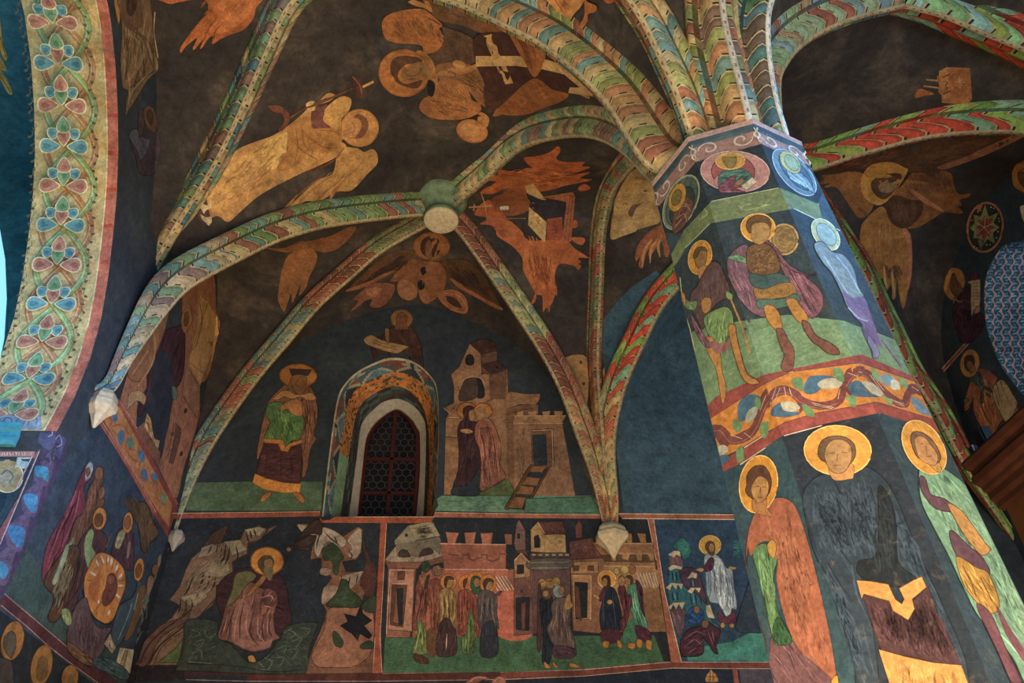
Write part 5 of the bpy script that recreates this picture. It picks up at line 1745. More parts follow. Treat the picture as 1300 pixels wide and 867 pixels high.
paint('''
# ---------- lower register, first panel : rocks and seated elder
@ rock_picture | bg | stepped brown rock mass rising like stairs at the left end of the back wall
Z 0 647
- rock
P 4a3428 1040,150 1060,120 1110,90 1140,78 1135,100 1115,150 1090,190 1030,220 1000,210
p 6f5540 930,300 960,240 1020,190 1090,170 1130,160 1200,150 1225,100 1280,90 1295,75 1330,100 1390,75 1350,110 1300,150 1240,165 1235,220 1160,260 1165,310 1140,350 1080,380 1085,430 1060,480 980,545 985,560 930,775 680,775 720,660 790,590 860,540 900,480 850,450 900,380
P 5a3c30 690,775 720,660 800,580 900,540 950,500 930,560 860,600 790,660 740,770
P 7a5844 750,770 800,680 880,600 960,560 985,545 930,600 850,650 800,700 770,770
p 4f5a34 790,765 880,690 930,620 905,765
p 3a2e28 895,760 915,650 935,620 985,555 960,650 930,770
- ledge_tops
p 8f8064 1120,160 1200,150 1220,180 1235,200 1160,230 1150,200
p 94876c 1225,100 1290,85 1330,95 1300,130 1280,130 1240,125
p 85765a 1060,260 1140,250 1150,300 1130,330 1080,340 1020,330
p 8a7a5e 900,440 960,420 1020,410 1040,430 1000,470 960,490
p 857560 1010,190 1060,170 1100,190 1050,230 990,240
p 7a6a54 940,350 980,310 1020,300 960,390 930,400
- cracks
T 2a1f1a 9 1130,170 1120,240 1100,270 / 1150,180 1140,240 1120,280 / 1110,190 1100,240 1085,270 / 1180,180 1190,240 1160,260
T 2a1f1a 9 1020,300 1010,360 990,400 / 1050,310 1040,370 1010,410 / 1080,330 1070,380 1050,410 / 960,350 940,400 920,430
T 2a1f1a 9 905,440 900,490 890,520 / 930,450 930,500 910,530 / 960,450 960,490 940,520 / 1230,110 1240,150 1250,160 / 1250,105 1260,145 / 1270,100 1280,130
T 3f2c22 8 1060,180 1040,220 / 1090,180 1080,215 / 970,330 950,370 / 1000,400 980,440
S 30221c 8 700,770 740,680 820,600 920,530 960,500 / 745,770 790,690 860,630 940,570 985,548
H 94806a 4 60 -40 50 960,300 1120,200 1150,330 960,480
H 3a2a22 3 50 -50 40 900,460 1040,420 980,540 880,600
s 3a2a24 7 1340,100 1305,150 1245,168 1240,225 1165,262 1168,312 1085,385 1088,432 985,548
@ saint_picture | bg | seated haloed elder wrapped in a pinkish mantle among the rocks of the back wall
Z 320 647
- plum_mantle
P 3a2024 -180,420 -150,350 -70,300 20,290 110,305 150,340 175,400 185,480 200,540 180,590 140,620 60,560 0,450 -60,400 -100,470 -140,540 -165,500
- rose_robe
P 744a3e -130,480 -70,420 -20,360 60,400 110,410 130,450 110,520 110,580 120,620 140,640 100,660 90,690 20,710 -40,700 -110,660 -170,640 -150,560
P 8a5c4c -90,480 -40,450 0,520 -20,600 10,650 60,660 100,650 80,690 0,700 -60,680 -100,640
P 5a3a30 60,400 110,405 125,450 60,520 40,500
- shawl
P 5f5a38 -85,330 -50,310 0,310 20,340 -30,380 -70,440 -130,490 -100,400
P 8a6030 -30,430 0,390 35,350 55,325 70,340 50,370 20,400 -10,430
P 7f4f3a 50,480 75,480 70,520 45,525
- halo
E b8762a 75,258 84 72
R 8c5a1f 75,258 80 68 4
- head
P 4f4028 30,260 55,232 90,232 108,255 100,300 90,350 60,320 35,290
P 8a6844 60,255 90,245 105,265 100,290 75,295 60,280
P 6a5a40 60,290 100,290 105,320 90,355 65,325
- feet
P b07a30 -210,720 -170,700 -150,680 -145,700 -175,730 -205,735
P b07a30 -20,735 5,730 20,760 15,790 -5,790 -15,760
- folds
T 3f2824 7 -80,470 -110,560 -140,630 / -40,460 -60,560 -60,660 / 0,540 -10,620 40,690 / 60,520 50,600 70,680 / 90,520 85,600 110,650 / -110,500 -150,600 -160,640
T a8786a 6 -60,480 -85,580 -90,650 / -20,500 -30,600 10,690 / 30,540 30,620 70,670 / 80,540 75,620 / -120,520 -145,620
T a87868 5 40,440 90,430 110,450 / 60,480 100,490
@ meadow_picture | bg | grey green ground with angular leaf marks under the seated elder
Z 320 647
P 343a30 -330,555 -180,560 -170,640 -100,680 -20,760 60,740 140,640 180,580 320,565 310,620 280,730 265,820 -330,805 -380,800 -340,680
S 5a6450 4 -300,600 -260,620 -300,640 / -280,660 -240,650 -260,690 / -240,600 -220,640 -180,620 / -300,720 -260,700 -250,740 / -220,700 -180,680 / 120,700 170,680 160,720 / 60,740 100,760 80,800 / 120,740 160,740 140,780 / 180,600 220,620 190,640 / 200,660 250,640 220,690 / 30,760 60,790 / 180,700 230,700 200,750 / 240,590 290,600 260,640 / 20,800 90,800 / -320,760 -200,770 / 160,620 200,590
S 20241e 5 -330,770 -100,780 100,810 250,800 / 100,680 150,640 / 60,760 130,700
H 5f6850 4 60 30 30 150,600 300,580 270,780 60,790
H 5f6850 4 50 -40 30 -320,580 -180,580 -170,760 -330,770
@ rock_picture | bg | jagged pinkish crag with green shrubs right of the seated elder
Z 320 647
- rock
p 6f4a34 230,70 310,70 345,95 380,95 460,130 530,85 555,100 540,190 550,210 520,250 450,260 470,310 560,310 540,380 570,400 545,470 610,510 605,815 270,820 300,700 360,560 370,500 350,470 400,410 355,400 400,340 350,300 345,240 290,250 300,190 330,130 260,125 220,80
P 8a5c44 380,500 450,490 540,480 605,520 600,700 520,780 400,790 320,780 300,720 360,600
P 9a8a78 340,95 400,100 470,150 450,190 380,160 350,200 330,240 310,190
P 8f8070 480,150 540,95 545,190 520,240 480,230 500,190
P 8f7a68 440,340 500,320 560,310 520,370 480,400 450,380
P 9c8c7a 230,75 300,90 340,100 330,125 260,118
P 8f7460 350,290 400,300 380,330 340,320
P 8a7260 360,390 410,380 440,400 400,440 350,470
P 3a2824 300,60 345,60 345,125 300,120 220,160 300,200 240,200 210,170
P 4a2c26 550,150 590,250 620,300 610,420 570,430 540,350 560,300 570,250
- cracks
T 2c2420 7 360,110 400,150 440,180 / 480,200 500,230 490,250 / 380,170 390,220 / 410,130 430,180 / 450,330 440,370 / 490,330 480,390 / 530,320 520,370 / 345,110 330,150 320,200
H b0a08c 4 40 60 40 350,110 460,160 540,110 530,240 330,230
H b07a5c 4 60 90 50 400,510 600,540 590,780 320,780
- shrubs
P 2f3c28 350,200 380,180 400,165 430,190 460,240 440,260 430,320 410,320 400,260 360,250
P 2f3c28 370,480 420,420 450,350 480,360 490,400 530,430 550,470 520,490 430,485
P 2f3c28 550,480 600,430 620,440 615,510 570,510
P 2f3c28 405,610 430,620 455,660 445,690 410,670
P 2f3c28 540,680 580,655 610,670 600,695 550,695
H 50603c 3 60 -15 30 370,200 450,200 440,300 380,260
H 50603c 3 60 -15 30 390,470 460,370 540,460 430,484
- beasts
p 15181a 440,580 480,560 460,520 520,535 545,470 555,520 600,555 560,580 600,630 585,645 540,620 530,655 500,620 470,600
@ bird_picture | bg | tiny golden flying creature between the elder halo and the crag
Z 320 647
P 8a6034 172,198 183,186 196,198 183,210
P 3a2c24 210,170 250,150 290,130 320,140 300,170 250,190
# ---------- second panel buildings
% wall_back | bg
- painted_meadow
Z 320 647
p 3f5f44 665,640 1300,632 1880,630 2010,628 2060,760 1900,775 1620,800 1300,812 900,815 655,815
H 2a4030 4 200 0 36 670,650 2010,640 2050,750 1300,800 660,810
H 5a7a58 3 120 0 26 670,660 2010,650 2050,750 1300,800 660,810
p 3f7a70 2500,612 2640,612 2800,760 2180,755 2170,700 2400,660
@ tower_picture | bg | salmon tower with stone cupola and slit doorway at the left of the city wall
Z 320 647
- body
p 8a5844 680,290 820,290 790,640 668,640
p a0705a 690,300 812,300 800,610 680,600
p 7f5240 665,255 850,262 830,295 680,292
p 94806a 665,250 720,180 730,160 940,165 985,225 960,250 850,262 690,262
p 6f4a3a 850,262 985,225 970,260 840,292
- cupola
p 7f7460 712,155 780,80 820,150 815,172 715,175
p 8f8468 780,80 880,62 905,65 940,130 820,152
p 6a6050 720,175 935,135 945,150 940,225 900,190 880,190 840,240 800,230 790,205 745,200 725,235
P 38302a 735,235 740,205 765,200 785,215 790,235
P 38302a 835,235 850,200 880,190 905,200 900,222
E 2a241f 772,127 8 8
H 5a5242 3 40 -10 60 800,90 890,75 930,130 830,145
- doorway
p 5a3a2c 700,370 775,372 755,588 690,575
p 7f5240 720,400 750,390 745,575 705,560
p 22262a 722,395 755,392 750,575 735,578
p 5a3a2c 728,308 765,308 762,350 727,350
s c09a80 4 690,300 812,302 / 690,300 672,620 / 700,370 775,372
@ wall_picture | bg | pink crenellated city wall behind the group of women saints
Z 320 647
- wall
p 8f5440 940,165 1270,175 1270,300 1410,290 1400,630 800,640 850,300 960,290
p 9c6048 965,300 1280,300 1285,400 1270,440 965,420
p a85f48 965,310 1275,308 1275,330 965,332
P a85a44 1200,420 1290,400 1400,400 1400,630 1230,630
- crenels
p a5664c 968,112 1035,115 1015,170 980,168
p a5664c 1060,115 1120,112 1110,172 1070,172
p a5664c 1143,118 1205,115 1195,174 1152,174
p 80543f 1262,122 1300,122 1300,175 1268,175
s c89a80 4 940,170 1270,175 / 965,298 1280,300
s 5f4038 9 985,225 1030,228 1030,245 1055,245 1055,225 1085,225 1085,245 1110,255 1130,240 1150,240 1150,225 1175,225 1175,250 1205,258 1235,245 1235,222 1275,222
- light_rays
s c9b8a8 4 1205,340 1250,405 / 1220,335 1265,405 / 1235,335 1280,405 / 1250,332 1295,402 / 1265,330 1310,400 / 1195,350 1230,405
@ woman_picture | bg | bearded man half hidden by the slit tower, green skirt below 
Z 320 647
P 6a3a30 820,380 850,330 880,400 870,520 860,600 800,590 815,480
P 5f6a3c 830,550 870,600 880,700 860,725 800,715 820,640
P 7a5238 835,330 865,320 875,360 860,390 840,370
T 3a241f 6 850,400 840,480 820,560 / 870,410 860,500
T 9aa060 5 840,600 825,660 815,710 / 855,610 850,680
P 4a2c22 810,720 870,740 880,770 820,760
@ man_picture | bg | man with dark red mantle standing third from the slit tower 
Z 320 647
P 6f3c30 885,360 940,350 950,420 940,520 930,620 900,640 890,500 870,450
P 5a3c28 870,610 920,600 925,720 880,730
E 7a5a3c 925,305 26 26
E 2f3c28 868,285 22 30
T 8f5c44 6 900,400 905,500 895,600 / 930,380 930,480 920,580
P 3a2c20 875,330 890,330 870,400 860,380
@ woman_picture | bg | haloed woman in an ochre pleated mantle nearest the slit tower
Z 320 647
- halo
E b8702a 982,362 40 42
- robe
P 8f7040 935,420 965,390 1000,400 1020,440 1020,520 1015,610 990,580 960,590 935,580 940,500
P 3f2c2c 935,580 975,540 1010,590 1020,610 1020,720 940,735 920,700
- face
E 9a7048 985,365 22 28
P 4a3424 960,360 970,335 1000,335 1010,350 980,350 970,390
- folds
T 3a2c20 6 960,420 965,500 950,570 / 985,430 985,520 1000,580 / 1005,440 1005,520
T c0a068 5 950,430 950,500 / 975,430 975,530 / 975,620 970,700
@ woman_picture | bg | haloed woman in a rusty red mantle over green, centre of the saints group
Z 320 647
- halo
E b86c28 1075,368 44 44
- robe
P 7a4030 1030,430 1060,400 1100,410 1125,450 1120,520 1135,590 1130,640 1100,570 1080,610 1050,630 1030,600
P 56683a 1085,500 1110,560 1110,700 1060,720 1045,650 1075,610
- face
E 8f6040 1078,370 22 28
P 5a2c20 1055,370 1065,345 1095,345 1100,360 1075,360 1062,395
- folds
T 4a241c 6 1050,440 1050,520 1040,590 / 1080,440 1075,520 / 1105,440 1105,510 1120,570
T 8a9a54 5 1090,580 1080,690 / 1070,640 1065,700
@ woman_picture | bg | green hooded haloed face peeping between two women saints
Z 320 647
- halo
E b86c28 1118,350 42 40
- hood
P 2f5034 1095,350 1110,332 1140,340 1150,390 1140,420 1110,420 1095,390
- face
E 9a6a48 1125,365 17 22
@ woman_picture | bg | haloed woman in a slate grey mantle, foremost of the saints group
Z 320 647
- halo
E b8702c 1180,368 42 46
- robe
P 4a4040 1130,430 1160,400 1200,410 1225,440 1225,520 1235,600 1210,560 1170,560 1150,600 1130,560
P 2c2f38 1150,590 1180,560 1220,570 1228,720 1150,735 1140,660
P 4a4040 1220,420 1250,405 1235,430
- face
E 94704c 1183,375 22 28
P 4a3028 1155,370 1170,345 1200,348 1208,362 1180,362 1165,400
- folds
T 7a6c64 5 1150,440 1150,500 1145,560 / 1180,440 1175,520 / 1200,440 1205,530 1220,580
T 28262a 6 1165,440 1160,540 / 1190,440 1190,540
# ---------- second half, buildings
@ city_picture | bg | cluster of tiled roof houses and towers above the gathered crowd
Z 640 647
- masonry
p 6a4840 50,300 130,300 150,620 50,630
p 5f4440 130,220 330,215 330,620 150,620
p 805840 330,250 495,240 495,300 480,620 345,605
p 6f5248 50,170 60,80 75,50 105,100 108,200 60,205
p a07c50 133,105 170,62 200,120 205,215 135,210
p a88452 200,120 305,125 310,215 205,215
p 906a48 50,250 85,215 128,265 130,335 52,345
p a5764c 340,330 435,330 432,550 350,545
p 9a7048 330,260 470,258 470,318 335,320
- crenels
p 504038 135,215 330,215 330,240 135,240
s 9a9080 8 140,226 158,226 / 172,226 190,226 / 206,226 224,226 / 240,226 258,226 / 274,226 292,226 / 306,226 324,226
P 5a5048 130,250 325,245 325,295 135,300
s 7a7068 5 135,265 320,262 / 135,292 322,290
- tiled_roofs
p 5a3430 170,62 290,58 312,120 200,125
p 5f3a34 325,160 440,140 490,240 330,250
p 5f3a34 60,210 105,200 125,235 85,220
p 6a3c34 355,85 375,50 392,85 388,140 358,142
H 8a6258 3 60 60 16 330,165 430,148 480,235 335,245
H 8a5c50 3 30 60 14 180,70 285,65 300,115 205,118
- openings
p 202328 150,135 170,125 180,150 178,190 152,190
p 202328 65,275 98,275 98,320 64,322
p 22262a 60,440 128,438 124,605 60,600
p 6a3c34 85,470 108,460 105,600 88,600
p 22262a 352,362 418,366 414,540 358,545
p 5a3a2c 355,380 375,385 388,555 356,535
p 5a3a2c 345,280 375,280 372,305 345,305
p 5a3a2c 418,280 448,280 448,305 418,305
p 20262a 65,120 80,118 80,145 66,145
E 4a3424 88,408 9 8
s c89c70 4 340,330 435,330 432,550 / 52,255 85,218 128,265 / 133,105 170,62 202,120
R c8a070 235,162 17 15 4
R c8a070 280,160 17 15 4
@ wall_picture | bg | brown crenellated city wall right of the rib bracket behind the disciples
Z 640 647
- wall
p 8a6240 440,165 745,165 760,300 810,610 470,612 480,400 495,240
P 9a7048 500,290 750,290 760,400 600,420 500,400
s c89c6c 4 455,168 745,170 / 500,282 755,285
p 5a4030 490,225 750,225 752,262 500,258
p 9c744a 490,225 530,225 540,255 560,255 560,225 590,225 590,245 620,255 630,225 660,225 665,255 690,255 690,225 720,225 730,255 750,255 750,215 490,215
s b8a890 4 665,315 690,385 / 680,315 705,388 / 695,315 720,388 / 710,315 735,388 / 725,315 750,390 / 740,315 762,388 / 752,312 772,385
H 6a4a34 3 70 -5 60 640,420 780,420 800,600 700,600
- crenels
p 946c46 600,118 638,118 640,165 615,165
p 946c46 665,118 708,120 712,168 682,165
p 9a7048 480,160 530,165 530,185 480,185
@ crowd_picture | bg | stacked brown heads of a waiting crowd at the left of the house group | 
Z 640 647
E 94703c 190,370 20 26
E 8a6838 228,368 20 24
E 94703a 262,362 18 22
P 4a2c2c 170,400 185,400 185,680 165,680
S 4a3420 4 175,365 200,360 / 215,360 240,355 / 180,385 200,388
@ elder_picture | bg | dark blue robed bearded elder at the front of the waiting crowd
Z 640 647
- robe
P 1f2630 180,450 210,430 240,435 245,520 230,620 245,680 225,770 190,760 195,620 180,520
- head
P 5a4028 190,410 210,395 232,405 232,440 210,450 192,435
E 8f6c48 208,420 14 17
@ elder_picture | bg | elder in a pale head cloth and grey mantle raising one hand in the crowd
Z 640 647
- mantle
P 5f4c44 235,480 265,440 310,440 340,470 330,520 320,560 340,600 355,700 300,690 250,680 215,600 240,540
P 48303a 250,680 355,695 345,740 255,740
- head_cloth
P 7f9088 245,400 265,378 290,385 300,420 280,440 250,430
E 9a7048 287,405 14 20
- hand
P a07848 315,430 330,425 335,460 345,480 320,500 300,490
- folds
T 8a766a 5 265,460 260,540 240,600 / 300,460 300,540 320,640 / 320,580 335,660
T 34282a 5 280,460 275,560 270,660 / 305,560 310,670
- feet
P a06c34 200,760 230,785 228,795 205,790
P a06c34 240,755 270,790 250,785
P a06c34 330,765 375,780 370,792 330,785
@ robed_man_picture | bg | haloed man in a dark navy mantle with one hand held out to the crowd
Z 640 647
- halo
E c08234 513,348 46 44
R f0d090 513,348 45 43 2
- mantle
P 1c2430 490,400 520,385 555,400 580,480 590,560 580,605 520,610 485,600 478,520 490,460
P 4a2430 470,440 490,400 510,395 495,450 480,460
P 4a2430 490,605 580,605 575,660 495,665
- face
P 3a2820 488,350 500,330 525,332 532,365 525,395 500,390
E 8f6844 503,362 14 22
- hands
P a87c48 443,420 470,432 475,448 450,438
E a87c48 528,462 14 12
- feet
P a87030 497,660 525,660 520,690 495,685
P a87030 565,655 583,660 590,690 570,685
- folds
T 4a5668 4 500,420 495,500 500,580 / 540,420 550,500 560,580
@ disciple_picture | bg | disciple in green just behind the navy mantled man
Z 640 647
- robe
P 4a7a60 620,385 660,370 680,420 690,500 720,580 700,610 660,580 640,520 620,470
P 3f6a50 600,600 640,540 660,600 650,665 600,660
P 4a2434 655,580 720,600 735,650 680,655
- face
E 8f6844 622,352 18 24
P 4a3424 610,335 635,330 645,355 635,375 630,350
- folds
T 8fb890 5 650,400 660,480 690,560 / 640,430 650,500 / 670,420 690,500 710,570
- feet
P a87030 625,665 655,670 650,695 620,690
P a87030 665,650 690,655 688,690 665,685
P a87030 712,655 738,660 735,700 712,695
@ disciple_picture | bg | bearded disciple in a wine red cloak between the navy man and the green robe
Z 640 647
- robe
P 5a2c34 570,390 600,380 615,420 640,440 625,520 610,580 590,610 580,560 600,520 580,450
P 4a2a34 660,350 690,390 695,470 705,540 680,480 665,400
- face
E 946c48 588,355 18 26
E 8a6040 640,298 18 24
E 9c8450 562,308 14 18
E b89c54 603,300 20 20
S 4a3420 4 572,345 590,330 605,345 / 590,380 588,395
# ---------- third panel
@ rock_picture | bg | stacked teal and cream rock pinnacles left of the white robed haloed man
Z 640 647
- rock
p 2f5f68 830,270 885,260 930,330 960,340 1000,430 1040,560 1075,580 1070,600 1000,560 900,560 890,500 830,480 815,400 825,310
P 5a4450 830,500 900,490 905,560 890,620 870,630 850,560
p 6a4a50 825,215 880,210 895,285 830,280
P 4a3444 880,300 960,300 1000,400 1010,470 960,420 900,380
- caps
p b8a888 820,225 850,205 880,205 882,235 860,225 850,240
p b8a888 820,290 845,275 890,285 888,300 860,295 830,305
p b8a888 810,390 835,365 895,370 885,400 870,375 860,400 840,375 830,405
p b8a888 820,490 845,465 905,462 890,500 875,470 860,500 845,472 835,500
p b8a888 915,345 940,310 965,320 962,345 940,340
p b8a888 915,410 935,390 985,390 975,415 955,395 940,420
p b8a888 1010,480 1030,475 1045,520 1055,545 1020,540 1010,510
- stripes
T 16323c 8 840,310 845,360 / 860,310 865,360 / 875,305 885,355 / 840,410 845,460 / 865,410 870,455 / 930,350 935,390 / 950,350 958,385 / 930,420 940,480 / 955,420 965,480 / 975,420 990,480
T 4f8a90 6 850,310 855,355 / 850,410 858,455 / 942,350 948,385 / 945,420 952,475
T 7a5a58 9 840,510 860,590 / 865,505 885,570 / 840,240 850,270 / 860,235 870,270
@ shrub_picture | bg | teal feathery bush above the rock pinnacles
Z 640 647
P 2f6860 850,175 890,140 920,170 935,215 900,250 880,210 855,195
H 5a9a88 3 40 -10 30 855,160 930,160 930,230 870,210
H 3f8a88 4 40 -10 40 1140,160 1190,150 1190,260 1140,230
@ robed_man_picture | bg | white robed haloed man striding with hands spread on the blue panel beside the pillar
Z 640 647
- halo
E c8963c 1030,178 56 50
R e8d8a0 1030,178 55 49 2
- white_robe
P 98a4a8 1000,240 1030,215 1060,225 1090,250 1110,290 1140,300 1150,390 1165,470 1160,500 1140,495 1130,530 1110,535 1090,500 1070,470 1030,460 1015,400 1005,320
P b0b8ba 1050,240 1085,250 1110,320 1120,420 1100,500 1070,460 1060,380 1040,300
P 7f8a94 1010,290 1030,300 1035,400 1020,440 1010,380
- purple_sleeve
P 4f2c40 1000,285 1030,240 1050,250 1040,300 1000,310
P 5a3040 1075,500 1110,535 1150,510 1155,565 1080,560
- face
P 5a4028 1005,185 1020,160 1045,162 1055,190 1045,230 1020,215
E 9a7850 1038,190 15 22
- hands
P a88454 960,300 985,290 1000,300 985,312
P a88454 1125,285 1158,288 1155,298 1130,298
- folds
T 5a6878 6 1040,260 1055,340 1050,430 / 1080,270 1085,360 1080,450 / 1105,320 1120,400 1115,500 / 1020,300 1025,380 / 1135,320 1145,420 1150,480
T d8dcd8 5 1060,260 1070,350 1065,440 / 1095,300 1105,400 1100,490
T 8a5a60 5 1110,470 1130,500 / 1150,480 1155,500
- feet
E a87c48 1093,578 12 14
E a87c48 1138,580 12 12
@ kneeling_picture | bg | person in wine brown bowed to the ground at the feet of the white robed man
Z 640 647
- robe
P 3f2430 890,640 920,600 980,580 1020,560 1050,580 1080,600 1075,640 1060,680 1070,720 1050,715 1020,670 990,640 1000,700 980,730 920,735 885,730 880,680
- face
E 6f4f3c 1005,572 18 20
- folds
T 7a5058 5 900,650 960,610 1010,630 / 900,690 950,650 990,680 / 920,720 960,690 / 1040,600 1050,660 / 1020,610 1050,690
@ kneeling_picture | bg | blue hooded bending person behind the bowed wine brown one
Z 640 647
P 1f4470 910,530 935,490 970,485 1000,520 990,560 940,580 905,580
E 7a5a3c 963,500 15 20
T 3f6ca0 5 930,520 960,540 980,560 / 920,550 960,565
@ ledge_picture | bg | shadowy purple grey ground shape at the pillar side of the blue panel
Z 640 647
P 2f3a48 1200,440 1225,360 1240,380 1270,480 1310,600 1240,615 1160,600 1180,500
''')
def frieze():
    zz = (6.30, 6.52, 6.56, 6.60, 6.64); dr = (.0035, .0035, .017, .023, -.028)
    v = [pier_v(k, z, d) for z, d in zip(zz, dr) for k in range(8)]; f = []
    for i in range(4):
        for k in range(8): f.append((i * 8 + k, i * 8 + (k + 1) % 8, i * 8 + 8 + (k + 1) % 8, i * 8 + 8 + k))
    fr = mesh_obj('scroll_frieze', v, f, MPIER, pillar, cols=[hexc('9c7466')] * 8 + [hexc('a88878')] * 24)
    v = []; f = []
    for k in range(8):
        a0, a1 = pier_v(k, 6.41, .006), pier_v(k + 1, 6.41, .006); L = (a1 - a0).length; ex = (a1 - a0).normalized()
        def st(P, w):
            n = len(P); b = len(v)
            for i, p in enumerate(P):
                d = (P[min(i + 1, n - 1)] - P[max(i - 1, 0)]).normalized(); q = V((-d.y, d.x)) * w * (.35 + .65 * math.sin(math.pi * (.1 + .8 * i / (n - 1))))
                for r_ in (p + q, p - q): v.append(a0 + ex * r_.x + V((0, 0, r_.y)))
            for i in range(n - 1): f.append((b + 2 * i, b + 2 * i + 1, b + 2 * i + 3, b + 2 * i + 2))
        for m in range(2):
            cx = L * (.25 + .5 * m); sg = 1 if m else -1
            st([V((cx + sg * (.085 - .0042 * i) * math.cos(i * .42), (.085 - .0042 * i) * math.sin(i * .42) * (1 if (k + m) % 2 else -1))) for i in range(18)], .0085)
            st([V((cx + sg * .12, -.09 + .02 * i + 0)) + V((.02 * math.sin(i * .9) * sg, 0)) for i in range(10)], .009)
            st([V((cx - sg * .03 + .02 * i * sg, .085 * (1 if i % 2 else .9))) for i in range(6)], .005)
    mesh_obj('scroll_pattern', v, f, MPIER, fr, cols=[hexc('d0bfa8')] * len(f))
frieze()
for k, h in ((0, '2f4853'), (1, '232b36'), (2, '30434f')):
    gv = [pier_v(k + j, z, .0009) for z in (1.0, 2.0, 3.0, 3.83) for j in (0, 1)]
    mesh_obj('painted_ground', gv, [(i, i + 1, i + 3, i + 2) for i in (0, 2, 4)], MPIER, pillar, cols=[hexc(h)] * 3)
